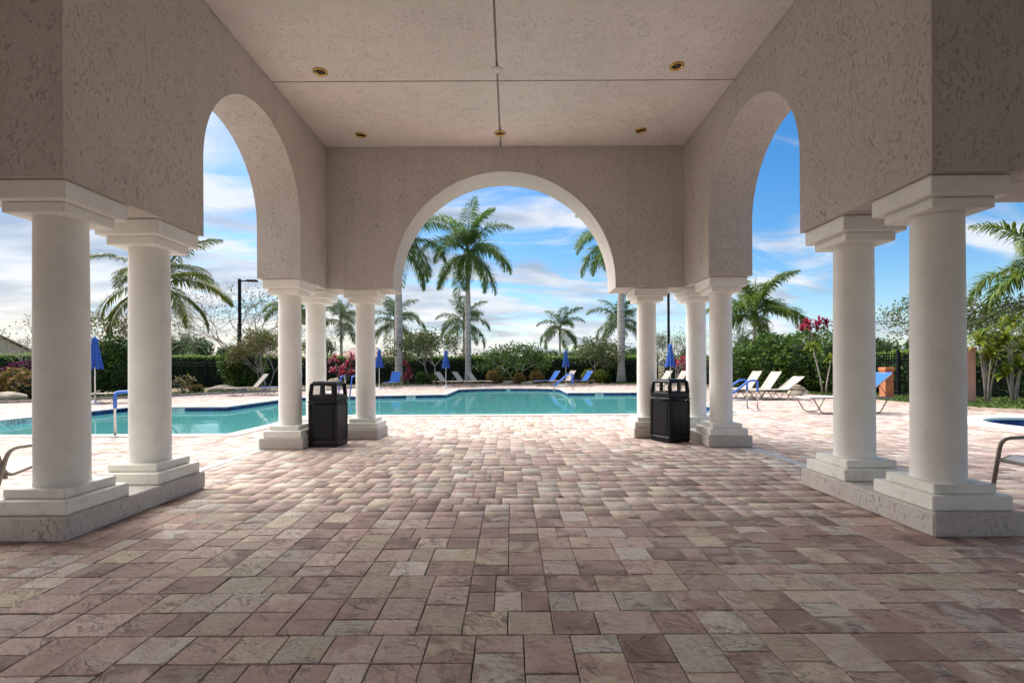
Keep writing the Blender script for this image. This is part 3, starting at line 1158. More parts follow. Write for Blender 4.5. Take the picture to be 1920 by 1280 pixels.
def make_lounger(seat_mat, back_mat, ang, L=.80):
    """x runs from the foot end (-1.0) to the head end; built at the origin"""
    t = thing('sun_lounger', 'x', 'sun lounger')
    zs, hw = 0.36, 0.31
    hx = 0.30
    for sy in (-1, 1):
        m = MB()
        arc_tube(m, [(-0.98, sy * hw, zs - .05), (-0.93, sy * hw, zs), (hx + .72, sy * hw, zs)], .015)
        m.build('side_rail', 'taupe_metal', t)
    for x in (-.955, hx, hx + .72):
        MB().tube([(x, -hw, zs - (.03 if x < -.9 else 0)), (x, hw, zs - (.03 if x < -.9 else 0))], .013, 6).build('cross_bar', 'taupe_metal', t)
    for x in (-.86, .18):
        for sy in (-1, 1):
            m = MB()
            y = sy * (hw - .01)
            arc_tube(m, [(x, y, zs - .005), (x + .20, y, .014), (x + .52, y, .014), (x + .72, y, zs - .005)], .013, 6)
            m.build('leg', 'taupe_metal', t)

    def sling(x0, x1, z0, z1, sag, name, mat):
        m = MB()
        N, K = 10, 4
        top, bot = [], []
        for i in range(N + 1):
            a = i / N
            for j in range(K + 1):
                b = j / K
                x = x0 + (x1 - x0) * a
                z = z0 + (z1 - z0) * a - sag * math.sin(math.pi * b) * (0.4 + .6 * math.sin(math.pi * a))
                y = -hw + .012 + (2 * hw - .024) * b
                top.append((x, y, z + .012))
                bot.append((x, y, z))
        v = top + bot
        o = len(top)
        f = []
        for i in range(N):
            for j in range(K):
                q = i * (K + 1) + j
                f.append((q, q + 1, q + K + 2, q + K + 1)[::-1])
                f.append((o + q, o + q + 1, o + q + K + 2, o + q + K + 1))
        for i in range(N):
            q0, q1 = i * (K + 1), (i + 1) * (K + 1)
            f.append((q0, q1, o + q1, o + q0))
            f.append((q0 + K, o + q0 + K, o + q1 + K, q1 + K))
        for q in range(K):
            f.append((q, o + q, o + q + 1, q + 1))
            w_ = N * (K + 1) + q
            f.append((w_, w_ + 1, o + w_ + 1, o + w_))
        m.add(v, f)
        return m.build(name, mat, t)
    sling(-.94, hx, zs + .004, zs + .004, .02, 'seat_sling', seat_mat)
    ca, sa = math.cos(R(ang)), math.sin(R(ang))
    b = sling(hx + .005, hx + L * ca, zs + .01, zs + .01 + L * sa, .02, 'backrest', back_mat)
    m = MB()
    arc_tube(m, [(hx, -hw, zs), (hx + L * ca, -hw, zs + L * sa), (hx + L * ca, hw, zs + L * sa), (hx, hw, zs)], .014)
    m.build('back_frame', 'taupe_metal', b)
    if ang > 15:
        k_ = .55
        for sy in (-1, 1):
            MB().tube([(hx + L * ca * k_, sy * (hw - .03), zs + L * sa * k_), (hx + .62, sy * (hw - .03), zs)], .009, 6).build('back_support', 'taupe_metal', t)
    return t


protos = {}


def lounger(kind, ang, x, y, rz, label, group, sc=1.0):
    key = (kind, ang)
    if key not in protos:
        o = make_lounger(*{'beige': ('beige_sling', 'beige_sling'), 'blue': ('blue_sling', 'blue_sling'), 'mixed': ('grey_sling', 'blue_sling')}[kind], ang, .90 if kind == 'mixed' else .80)
        protos[key] = o
    else:
        o = copy_tree(protos[key])
    o.location = (x, y, 0)
    o.rotation_euler = (0, 0, R(rz))
    o.scale = (sc, sc, sc)
    tag(o, label, 'sun lounger', group)


gL, gC, gR = 'loungers by the left of the pool', 'loungers along the far pool edge', 'loungers on the right deck'
lounger('beige', 48, -14.35, 18.0, 48, 'beige sun lounger beside the blue parasol on the far left', gL)
lounger('beige', 50, -12.25, 22.6, 46, 'beige sun lounger left of a blue one under the bare tree', gL)
lounger('blue', 52, -10.75, 22.9, 46, 'blue sun lounger half hidden behind the left rear column', gL)
lounger('blue', 55, -7.45, 30.6, 85, 'blue sun lounger seen from its foot end beside the red cordyline', gC)
lounger('beige', 50, -4.15, 31.6, 152, 'beige sun lounger leftmost of three under the royal palm', gC)
lounger('beige', 50, -3.05, 32.0, 152, 'beige sun lounger in the middle of three under the royal palm', gC)
lounger('beige', 50, -2.15, 32.2, 152, 'beige sun lounger rightmost of three under the royal palm', gC)
lounger('blue', 52, 2.45, 32.3, 28, 'blue sun lounger left of a beige one under the far parasol', gC)
lounger('beige', 55, 3.45, 31.7, 28, 'beige sun lounger between two blue loungers behind the pool rail', gC)
lounger('blue', 52, 4.55, 31.7, 28, 'blue sun lounger beside the yellow green bush across the pool', gC)
lounger('beige', 55, 7.35, 24.6, 12, 'beige sun lounger left of a pair behind the right bin', gR)
lounger('beige', 55, 8.0, 24.2, 12, 'beige sun lounger right of a pair behind the right bin', gR)
lounger('beige', 56, 9.05, 19.2, 6, 'beige sun lounger with steep back, leftmost of three by the hedge', gR)
lounger('beige', 54, 9.35, 18.4, 6, 'beige sun lounger in the middle of three by the big green bush', gR)
lounger('beige', 36, 9.65, 17.75, 6, 'beige sun lounger with its back lowered, nearest of three by the bush', gR)
lounger('mixed', 38, 8.55, 12.6, 3, 'pale lounger with blue backrest behind the right columns', gR, 1.12)

# ------------------------------------------------------------------ near armchairs


def armchair(label, x, y, rz):
    """faces +x"""
    t = thing('sling_chair', label, 'chair', (x, y, 0), rz, 'taupe sling chairs outside the near columns')
    hw = 0.29
    for sy in (-1, 1):
        m = MB()
        y_ = sy * hw
        arc_tube(m, [(.40, y_, .015), (.30, y_, .55), (-.22, y_, .57), (-.42, y_, .015)], .016)
        m.build('arm_frame', 'taupe_metal', t)
        m = MB()
        arc_tube(m, [(.335, y_ * .93, .36), (.22, y_ * .93, .40), (-.22, y_ * .93, .34), (-.46, y_ * .93, .93)], .015)
        m.build('side_rail', 'taupe_metal', t)
    for x_, z in ((.335, .36), (-.46, .93), (-.22, .335)):
        MB().tube([(x_, -hw * .95, z), (x_, hw * .95, z)], .013, 6).build('cross_bar', 'taupe_metal', t)
    m = MB()
    prof = [(.335, .375), (.22, .41), (0, .375), (-.21, .355), (-.30, .56), (-.38, .75), (-.46, .945)]
    v, f = [], []
    for x_, z in prof:
        for s in (-1, 1):
            v += [(x_, s * (hw * .93 - .01), z), (x_, s * (hw * .93 - .01), z - .01)]
    for i in range(len(prof) - 1):
        a, b = i * 4, i * 4 + 4
        f += [(a, a + 2, b + 2, b), (a + 1, b + 1, b + 3, a + 3), (a, b, b + 1, a + 1), (a + 2, a + 3, b + 3, b + 2)]
    m.add(v, f)
    m.build('sling', 'grey_sling', t)


armchair('taupe sling chair cut off by the left edge of the picture', -4.40, 4.12, R(98))
armchair('taupe sling chair cut off by the right edge of the picture', 4.68, 4.05, R(183))

# ------------------------------------------------------------------ parasols


def parasol(label, x, y, h=2.4, white=False):
    t = thing('parasol', label, 'parasol', (x, y, 0), random.uniform(0, 1), 'closed blue parasols round the pool')
    MB().tube([(0, 0, .05), (0, 0, h - .02)], .022, 10).build('pole', 'pole_white', t)
    MB().lathe([(.25, 0), (.25, .04), (.22, .055), (.05, .06), (.035, .20), (.03, .22)], 24).build('base', 'pole_white', t)
    n_, rows = 48, 12
    v, f = [], []
    z0, z1 = h - 1.15, h - .10
    for i in range(rows + 1):
        a = i / rows
        z = z1 + (z0 - z1) * a
        rad = .055 + .145 * a ** .8
        for k_ in range(n_):
            th = 2 * math.pi * k_ / n_
            fold = 1 + (.34 * math.cos(8 * th + .5 * math.sin(3 * th))) * (0.25 + .75 * a)
            zz = z - (0.05 * math.cos(8 * th) * a if i == rows else 0)
            v.append((rad * fold * math.cos(th), rad * fold * math.sin(th), zz))
    for i in range(rows):
        for k_ in range(n_):
            j = (k_ + 1) % n_
            f.append((i * n_ + k_, (i + 1) * n_ + k_, (i + 1) * n_ + j, i * n_ + j))
    m = MB()
    m.add(v, f, True)
    c = m.build('canopy', 'blue_canvas', t)
    MB().lathe([(.115, h - .24), (.112, h - .20), (.085, h - .10), (.05, h - .05), (.015, h - .02)], 16).build('vent_cap', 'blue_canvas', c)
    MB().lathe([(.012, h - .03), (.025, h), (.02, h + .03), (.004, h + .06)], 10).build('finial', 'pole_white', t)


parasol('closed blue parasol seen between the two left near columns', PX(178, 17.3), 17.3, 2.42)
parasol('closed blue parasol right of the left rear columns', PX(711, 29.5), 29.5, 2.45)
parasol('closed blue parasol in front of the three beige loungers', PX(836, 31.0), 31.0, 2.4)
parasol('closed blue parasol behind the far beige lounger', PX(1061, 33.0), 33.0, 2.45)
parasol('closed blue parasol above the right litter bin', PX(1257, 24.0), 24.0, 2.4)

# ------------------------------------------------------------------ rails


def rail(name, label, segs, grip, group=None, bars=()):
    """segs: polylines of steel tube, grip: polylines of blue sleeve"""
    b = segs[0][0]
    t = thing(name, label, 'handrail', (b[0], b[1], 0), 0, group)
    for s in segs:
        m = MB()
        arc_tube(m, [(p[0] - b[0], p[1] - b[1], p[2]) for p in s], .021, 10)
        m.build('tube', 'steel', t)
        fl = s[0]
        MB().lathe([(.055, 0), (.055, .012), (.03, .03)], 16, (fl[0] - b[0], fl[1] - b[1], 0.0)).build('flange', 'steel', t)
    for s in grip:
        m = MB()
        arc_tube(m, [(p[0] - b[0], p[1] - b[1], p[2]) for p in s], .030, 10)
        m.build('sleeve', 'blue_grip', t)
    for s in bars:
        MB().tube([(p[0] - b[0], p[1] - b[1], p[2]) for p in s], .017, 8).build('cross_bar', 'steel', t)
    return t


for x, lab in ((-7.10, 'steel handrail with blue sleeve at the left pool edge'), (-10.5, 'blue sleeved handrail dipping into the pool at the left picture edge')):
    y0 = 8.70
    P_ = [(x, y0, 0), (x, y0, .80), (x, y0 + .42, .80), (x, y0 + 1.62, -.14), (x, y0 + 1.62, -1.34)]
    rail('pool_handrail', lab, [P_], [[(x, y0, .52), (x, y0, .80), (x, y0 + .42, .80), (x, y0 + 1.22, .17)]], 'handrails at the shallow end')
segs, grips, bars = [], [], []
for y in (13.55, 14.15):
    X0 = 6.88
    segs.append([(X0, y, 0), (X0, y, .82), (X0 - .22, y, .82), (X0 - 1.35, y, -.02), (X0 - 1.35, y, -1.34)])
    grips.append([(X0, y, .50), (X0, y, .82), (X0 - .22, y, .82), (X0 - .95, y, .28)])
    bars.append([(X0, y, .27), (X0 - .97, y, .27)])
rail('pool_handrail', 'pair of blue sleeved handrails at the right pool corner', segs, grips, None, bars)
segs = []
for x in (-7.55, -7.05):
    segs.append([(x, 22.15, 0), (x, 22.05, .88), (x, 21.55, .88), (x, 21.2, .0), (x, 21.15, -1.34)])
rail('pool_ladder', 'white pool ladder rails beside the red cordyline', segs, [[p for p in s[1:4]] for s in segs], None, [[(-7.55, 21.22, -.1), (-7.05, 21.22, -.1)]])
segs, grips, bars = [], [], []
for y in (26.2, 26.8):
    segs.append([(3.35, y, 0), (3.35, y, .86), (3.12, y, .86), (2.35, y, .22), (2.35, y, -1.34)])
    grips.append([(3.35, y, .3), (3.35, y, .86), (3.12, y, .86), (2.35, y, .22)])
    bars.append([(3.35, y, .24), (2.4, y, .24)])
rail('pool_handrail', 'small blue handrail at the far pool bay before the loungers', segs, grips, None, bars)

# ------------------------------------------------------------------ fences and hedge
FENCE_L = [(-36, 22.5), (-28.6, 27), (-22.5, 31.5), (-18, 33.2), (-11.5, 38)]
FENCE_B = [(-11.5, 38), (-4, 38.3), (4, 38.3), (11.5, 38)]
FENCE_R = [(11.5, 38), (14.3, 30), (15.4, 19.3), (18.4, 17), (28, 12.5)]


def fence(label, poly, h=1.75):
    t = thing('iron_fence', label, 'fence', (poly[0][0], poly[0][1], 0.03))
    o = Vector((*poly[0], .0))
    rails, pk = MB(), MB()
    for a, b in zip(poly[:-1], poly[1:]):
        a, b = Vector((*a, 0)) - o, Vector((*b, 0)) - o
        L = (b - a).length
        e = (b - a) / L
        n_ = max(1, round(L / 2.3))
        for i in range(n_):
            p = a + e * (L * i / n_)
            MB().box(p.x - .04, p.x + .04, p.y - .04, p.y + .04, -.02, h + .06, .006).add(
                [(p.x - .05, p.y - .05, h + .06), (p.x + .05, p.y - .05, h + .06), (p.x + .05, p.y + .05, h + .06), (p.x - .05, p.y + .05, h + .06), (p.x, p.y, h + .12)],
                [(0, 1, 4), (1, 2, 4), (2, 3, 4), (3, 0, 4), (3, 2, 1, 0)]).build('post', 'iron', t)
        for z in (.12, h - .32, h - .12):
            MB().tube([a + Vector((0, 0, z)), b + Vector((0, 0, z))], .022, 4).build('rail', 'iron', t)
        k_ = int(L / .12)
        for i in range(k_):
            p = a + e * (L * (i + .5) / k_)
            s = .010
            pk.add([(p.x - s, p.y - s, .05), (p.x + s, p.y - s, .05), (p.x + s, p.y + s, .05), (p.x - s, p.y + s, .05),
                    (p.x - s, p.y - s, h - .06), (p.x + s, p.y - s, h - .06), (p.x + s, p.y + s, h - .06), (p.x - s, p.y + s, h - .06), (p.x, p.y, h)],
                   [(0, 1, 5, 4), (1, 2, 6, 5), (2, 3, 7, 6), (3, 0, 4, 7), (4, 5, 8), (5, 6, 8), (6, 7, 8), (7, 4, 8)])
    stuff(pk.build('pickets', 'iron', t))
    return t


fence('black iron picket fence running behind the left pool deck', FENCE_L)
fence('black iron picket fence in front of the hedge across the pool', FENCE_B)
fence('black iron picket fence behind the right deck and planting', FENCE_R)

UNIT = None


def rand_dirs(n):
    v = rng.normal(size=(n, 3))
    return v / np.linalg.norm(v, axis=1, keepdims=True)


def leaf_quads(C, L, W, droop=0.0, up=0.0):
    """rhombic leaves folded along the midrib"""
    n = len(C)
    a = rand_dirs(n)
    a[:, 2] = a[:, 2] * 0.7 + up
    a /= np.linalg.norm(a, axis=1, keepdims=True)
    b = np.cross(a, rand_dirs(n))
    b /= np.linalg.norm(b, axis=1, keepdims=True) + 1e-9
    c = np.cross(a, b)
    s = rng.uniform(.65, 1.3, size=(n, 1))
    l, w = L * s, W * s
    V = np.empty((n, 4, 3))
    V[:, 0] = C - a * l * .5
    V[:, 1] = C + b * w * .5 + c * w * .18
    V[:, 2] = C + a * l * .5
    V[:, 3] = C - b * w * .5 + c * w * .18
    Q = np.arange(n * 4).reshape(n, 4)
    return V.reshape(-1, 3), Q


def leaf_object(name, C, L, W, mat, parent, up=0.0):
    V, Q = leaf_quads(np.asarray(C), L, W, up=up)
    return link(name, np_mesh(name, V, quads=Q, mat=mat), parent)


def hedge(label, poly, back, h, name='hedge', dens=150):
    o = thing(name, label, 'hedge', (poly[0][0], poly[0][1], .03))
    pts, tops = [], []
    core = MB()
    for a, b in zip(poly[:-1], poly[1:]):
        a, b = np.array(a), np.array(b)
        e = b - a
        L = np.linalg.norm(e)
        e = e / L
        nr = np.array([-e[1], e[0]]) if back > 0 else np.array([e[1], -e[0]])
        bk = abs(back)
        n_ = int(L * h * dens)
        u = rng.uniform(-.3, L + .3, n_)
        z = rng.uniform(.0, h, n_)
        d_ = bk + rng.exponential(.10, n_) - .08 * np.sin(u * 2.1) - .06 * np.sin(z * 5 + u) + rng.normal(0, .05, n_)
        P = a + e * u[:, None] + nr * d_[:, None]
        pts.append(np.column_stack([P, z]))
        n2_ = int(L * 1.1 * dens * 1.4)
        u = rng.uniform(-.3, L + .3, n2_)
        d_ = bk + rng.uniform(-.12, 1.0, n2_)
        z = h + .06 * np.sin(u * 1.3) + .05 * np.sin(u * 4.1 + d_ * 3) + rng.normal(0, .05, n2_) - rng.exponential(.12, n2_)
        P = a + e * u[:, None] + nr * d_[:, None]
        tops.append(np.column_stack([P, z]))
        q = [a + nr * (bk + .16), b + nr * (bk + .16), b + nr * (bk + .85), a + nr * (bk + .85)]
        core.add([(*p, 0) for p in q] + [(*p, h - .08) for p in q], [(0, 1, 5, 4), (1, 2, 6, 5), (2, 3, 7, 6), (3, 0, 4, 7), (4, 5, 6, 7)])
    sh = np.array([poly[0][0], poly[0][1], 0])
    P = np.concatenate(pts) - sh
    leaf_object('foliage', P, .13, .075, 'hedge', o)
    leaf_object('young_foliage', np.concatenate(tops) - sh, .13, .07, 'hedge_top', o, up=.4)
    core.v = [(x - sh[0], y - sh[1], z) for x, y, z in core.v]
    core.build('branch_core', M['hedge_core'], o)  # near-black block standing for the shaded inside of the hedge


M['hedge_core'] = plain('hedge_core', (0.016, 0.03, 0.012), 0.95)  # near-black filler against see-through, darkened like the shaded inside of foliage
hedge('clipped green hedge behind the left iron fence', FENCE_L, .42, 2.10)
hedge('long clipped hedge across the pool with pale young top', FENCE_B, .42, 2.08)
hedge('clipped green hedge behind the right iron fence', FENCE_R, .42, 1.72, dens=170)

# ------------------------------------------------------------------ palms


def frond_mesh(L, e0, bend, nleaf, ll, mat, plumose=.5, seed=0, wid=.035, twist=0.0):
    """one palm leaf starting at the origin, growing along +x and arching down"""
    q = np.random.default_rng(seed)
    N = 22
    ts = np.linspace(0, 1, N + 1)
    ang = R(e0) - R(bend) * ts ** 1.25
    step = L / N
    x = np.concatenate([[0], np.cumsum(np.cos(ang[:-1]) * step)])
    z = np.concatenate([[0], np.cumsum(np.sin(ang[:-1]) * step)])
    side = twist * L * ts ** 2
    rad = .035 * L / 3.5 * (1 - .88 * ts) + .004
    V, Qd, T = [], [], []
    # rachis: triangular tube
    for i in range(N + 1):
        tx, tz = math.cos(ang[min(i, N)]), math.sin(ang[min(i, N)])
        nx, nz = -tz, tx
        V += [(x[i] + nx * rad[i], side[i], z[i] + nz * rad[i]), (x[i] - nx * rad[i] * .6, side[i] - rad[i], z[i] - nz * rad[i] * .6), (x[i] - nx * rad[i] * .6, side[i] + rad[i], z[i] - nz * rad[i] * .6)]
    for i in range(N):
        for k_ in range(3):
            j = (k_ + 1) % 3
            Qd.append((i * 3 + k_, i * 3 + j, i * 3 + 3 + j, i * 3 + 3 + k_))
    nr_faces = len(Qd)
    for s in (-1, 1):
        for i in range(nleaf):
            t = .14 + .86 * (i + q.uniform(0, .8)) / nleaf
            t = min(t, .995)
            px, pz, py = np.interp(t, ts, x), np.interp(t, ts, z), np.interp(t, ts, side)
            an = np.interp(t, ts, ang)
            prof = (math.sin(math.pi * min(1, t * .86 + .12)) ** .6) * (1 if t > .22 else .6 + .4 * t / .22)
            l = ll * prof * q.uniform(.8, 1.15)
            f = np.array([math.cos(an), 0, math.sin(an)])
            up = np.array([-math.sin(an), 0, math.cos(an)])
            sd = np.array([0, s, 0.])
            fw = .35 + .75 * t + q.uniform(-.12, .12)
            el = q.uniform(-plumose, plumose) + .12
            d0 = sd + f * fw + up * el
            d0 /= np.linalg.norm(d0)
            d1 = d0 + np.array([0, 0, -.55]) * q.uniform(.7, 1.3)
            d1 /= np.linalg.norm(d1)
            d2 = d1 + np.array([0, 0, -1.0]) * q.uniform(.6, 1.2)
            d2 /= np.linalg.norm(d2)
            p0 = np.array([px, py, pz])
            p1 = p0 + d0 * l * .4
            p2 = p1 + d1 * l * .35
            p3 = p2 + d2 * l * .25
            w = np.cross(d0, [0, 0, 1.])
            w = w / (np.linalg.norm(w) + 1e-6) * .6 + f * .5
            w = w / np.linalg.norm(w) * wid * .5 * (.7 + .5 * prof)
            o = len(V)
            V += [p0 - w * .5, p0 + w * .5, p1 - w, p1 + w, p2 - w * .75, p2 + w * .75, p3]
            Qd += [(o, o + 1, o + 3, o + 2), (o + 2, o + 3, o + 5, o + 4)]
            T.append((o + 4, o + 5, o + 6))
    me = np_mesh('frond', np.array([tuple(p) for p in V]), quads=Qd, tris=T, mat=mat)
    me.materials.append(M['rachis'])
    mi = np.zeros(len(Qd) + len(T), dtype=np.int32)
    mi[:nr_faces] = 1
    me.polygons.foreach_set('material_index', mi)
    return me


FR = {}


def fronds_for(style):
    if style in FR:
        return FR[style]
    S = {
        'royal': (4.3, [(80, 62), (62, 88), (42, 100), (18, 102), (-8, 86), (-32, 58)], 120, 1.0, 'palm', .85, .055),
        'mid': (3.5, [(76, 75), (52, 100), (30, 110), (8, 105), (-15, 80)], 96, .9, 'palm2', .65, .05),
        'coco': (4.1, [(70, 70), (46, 92), (26, 98), (6, 92), (-14, 78)], 84, 1.0, 'coco', .2, .055),
        'lime': (2.9, [(76, 75), (50, 110), (28, 120), (6, 110)], 120, .72, 'lime_palm', .8, .045),
        'far': (2.4, [(70, 70), (40, 100), (10, 100), (-15, 70)], 34, .6, 'far', .5, .06),
    }[style]
    L, el, nl, ll, mat, pl, wd = S
    out = []
    for i, (e, b) in enumerate(el):
        for v in range(2):
            out.append((i, frond_mesh(L * (1 - .06 * (i == len(el) - 1)), e + v * 4, b + v * 8, nl, ll, mat, pl, i * 7 + v + len(style) * 31, wd, (v - .5) * .12)))
    FR[style] = (len(el), out)
    return FR[style]


def palm(name, label, x, y, h, rad, style, nf, seed, shaft=1.5, zoff=0.03, trunk='palm_trunk', lean=(0, 0), sc=1.0, skip=0, phase=0.0, group='palm trees round the pool'):
    q = random.Random(seed)
    t = thing(name, label, 'palm tree', (x, y, zoff), 0, group)
    pts, rs = [], []
    N = 14
    for i in range(N + 1):
        a = i / N
        pts.append((lean[0] * a ** 1.6, lean[1] * a ** 1.6, h * a - .05 * (i == 0)))
        flare = 1.35 - .45 * min(1, a / .12) if a < .12 else .9 + .18 * math.sin(math.pi * min(1, (a - .1) / .8))
        rs.append(rad * flare * (1 - .28 * a))
    MB().tube(pts, rs, 14).build('trunk', trunk, t)
    tx, ty = lean
    if shaft:
        MB().tube([(tx, ty, h - .02), (tx, ty, h + shaft * .15), (tx, ty, h + shaft * .6), (tx, ty, h + shaft)], [rad * .78, rad * .92, rad * .62, rad * .3], 12).build('crownshaft', 'shaft', t)
    top = h + shaft * .82
    k_, lst = fronds_for(style)
    for i in range(nf):
        cls = int((i + .5) / nf * k_)
        cand = [m for c, m in lst if c == cls]
        o = link('frond', q.choice(cand), t, (tx, ty, top - .05 * cls))
        o.rotation_euler = (q.uniform(-.12, .12), q.uniform(-.10, .10), phase + i * 2.399963 + q.uniform(-.2, .2))
        s = sc * q.uniform(.9, 1.08)
        o.scale = (s, s, s)
    # spear leaf
    if shaft:
        MB().tube([(tx, ty, top), (tx + .05, ty, top + 1.5 * sc), (tx + .12, ty, top + 2.1 * sc)], [.05, .03, .006], 6).build('spear_leaf', 'shaft', t)
    return t


D0 = 36.6
palm('royal_palm', 'tall royal palm framed by the middle arch', PX(878, D0), D0, 8.5, .245, 'royal', 21, 3, 1.9, phase=.35)
palm('royal_palm', 'tall royal palm trunk at the left jamb of the middle arch', PX(748, 35.5), 35.5, 8.9, .30, 'royal', 20, 5, 1.9, phase=1.1)
palm('royal_palm', 'tall royal palm trunk at the right jamb of the middle arch', PX(1165, 36.0), 36.0, 9.4, .29, 'royal', 20, 9, 1.9, phase=2.0)
palm('mid_palm', 'smaller palm behind the left royal palm trunk', PX(741, 52), 52, 5.4, .17, 'mid', 15, 12, .9, sc=1.12)
palm('mid_palm', 'smaller palm directly behind the middle royal palm trunk', PX(870, 54), 54, 5.5, .17, 'mid', 15, 14, .9, sc=1.15)
palm('mid_palm', 'slender palm standing alone right of centre beyond the hedge', PX(1050, 56), 56, 5.0, .16, 'mid', 14, 15, .9, sc=1.0)
palm('mid_palm', 'smaller palm behind the right royal palm trunk', PX(1160, 52), 52, 5.4, .17, 'mid', 15, 18, .9, sc=1.1)
palm('coconut_palm', 'coconut palm with arching yellow green fronds between left columns', PX(288, 24.5), 24.5, 5.5, .19, 'coco', 15, 21, 0, trunk='bark', lean=(.25, 0), phase=.5, sc=.92)
palm('foxtail_palm', 'green foxtail palm above the big bush on the right', PX(1415, 27), 27, 3.4, .13, 'lime', 15, 26, .9, sc=1.08, phase=.9)
palm('foxtail_palm', 'foxtail palm whose fronds arch in at the right picture edge', PX(1972, 17.6), 17.6, 3.9, .14, 'lime', 11, 31, .9, sc=1.0, phase=.3)
palm('foxtail_palm', 'palm partly hidden behind the left rear front column', PX(527, 34), 36.5, 4.8, .13, 'lime', 11, 33, .8, sc=.95, phase=2.2)
palm('mid_palm', 'bluish palm between the left rear columns', PX(640, 45), 45, 5.1, .15, 'mid', 12, 37, .8, sc=1.0)

# ------------------------------------------------------------------ branching trees and shrubs


def branches(q, p, d, L, r, lev, maxlev, split, spread, segs, tips, grav=0.0):
    p = Vector(p)
    d = Vector(d).normalized()
    pts, rs = [p.copy()], [r]
    n_ = 3
    for i in range(n_):
        d = (d + Vector((q.uniform(-.22, .22), q.uniform(-.22, .22), q.uniform(-.12, .16) - grav))).normalized()
        p = p + d * (L / n_)
        pts.append(p.copy())
        rs.append(r * (1 - .40 * (i + 1) / n_))
        if lev >= maxlev - 1:
            tips.append(tuple(p))
    segs.append((pts, rs))
    if lev < maxlev:
        k_ = split if lev < maxlev - 1 else split + 1
        ph = q.uniform(0, 6.28)
        for i in range(k_):
            a = ph + i * 6.283 / k_ + q.uniform(-.4, .4)
            s = R(spread) * q.uniform(.65, 1.25)
            u = d.orthogonal().normalized()
            w = d.cross(u)
            nd = d * math.cos(s) + (u * math.cos(a) + w * math.sin(a)) * math.sin(s)
            branches(q, p, nd, L * q.uniform(.66, .86), r * .60, lev + 1, maxlev, split, spread, segs, tips, grav)


def branch_tree(name, label, cat, x, y, h, spread, maxlev, leafn, leafs, mat, seed, bark='bark', stems=1, r=.09, split=3, flat=1.0, jit=.25, lw=.5, z=.03, group=None, lfrac=.36, grav=0.0, up=0.0):
    q = random.Random(seed)
    t = thing(name, label, cat, (x, y, z), 0, group)
    segs, tips = [], []
    for s in range(stems):
        a = s * 6.283 / max(1, stems) + q.uniform(0, 1)
        tilt = .12 if stems == 1 else .38
        d = (math.cos(a) * tilt, math.sin(a) * tilt, 1)
        branches(q, (0.04 * math.cos(a) * stems, 0.04 * math.sin(a) * stems, -.05), d, h * lfrac, r, 0, maxlev, split, spread, segs, tips, grav)
    zmax = max(p[2] for p in tips)
    k_ = h / zmax
    m = MB()
    for pts, rs in segs:
        pts = [Vector((p.x * flat * k_, p.y * flat * k_, p.z * k_)) for p in pts]
        m.tube(pts, rs, 5 if rs[0] > .02 else 4, cap=False)
    m.build('trunk', bark, t)
    if leafn:
        T = np.array(tips) * np.array([flat * k_, flat * k_, k_])
        idx = rng.integers(0, len(T), leafn)
        C = T[idx] + rng.normal(0, jit, (leafn, 3)) * np.array([1, 1, .7])
        C = C[C[:, 2] > .1]
        leaf_object('crown', C, leafs, leafs * lw, mat, t, up)
    return t


def bush(name, label, cat, x, y, lobes, leafn, L, W, mat, z=.03, group=None, up=0.0, stems=True, core=True):
    """lobes: (dx, dy, dz, rx, ry, rz)"""
    t = thing(name, label, cat, (x, y, z), 0, group)
    lob = np.array(lobes, dtype=float)
    vol = lob[:, 3] * lob[:, 4] + lob[:, 4] * lob[:, 5]
    idx = rng.choice(len(lob), size=leafn, p=vol / vol.sum())
    d = rand_dirs(leafn)
    rr = 1 - rng.exponential(.12, (leafn, 1))
    lump = 1 + .10 * np.sin(d[:, :1] * 7 + idx[:, None]) + .10 * np.sin(d[:, 1:2] * 8 + 2 * idx[:, None]) + .08 * np.sin(d[:, 2:] * 9)
    C = lob[idx, :3] + d * lob[idx, 3:] * np.clip(rr, .2, 1.1) * lump
    C = C[C[:, 2] > .02]
    leaf_object('foliage', C, L, W, mat, t, up)
    if core:
        m = MB()
        for lx, ly, lz, a, b, c in lobes:
            N, K = 6, 10
            v, f = [], []
            for i in range(N + 1):
                th = math.pi * i / N
                for k_ in range(K):
                    ph = 2 * math.pi * k_ / K
                    v.append((lx + a * .72 * math.sin(th) * math.cos(ph), ly + b * .72 * math.sin(th) * math.sin(ph), max(.0, lz + c * .72 * math.cos(th))))
            for i in range(N):
                for k_ in range(K):
                    j = (k_ + 1) % K
                    f.append((i * K + k_, (i + 1) * K + k_, (i + 1) * K + j, i * K + j))
            m.add(v, f, True)
        m.build('branch_core', M['hedge_core'], t)  # dark solid lobes painted as the bush's shaded inside
    return t


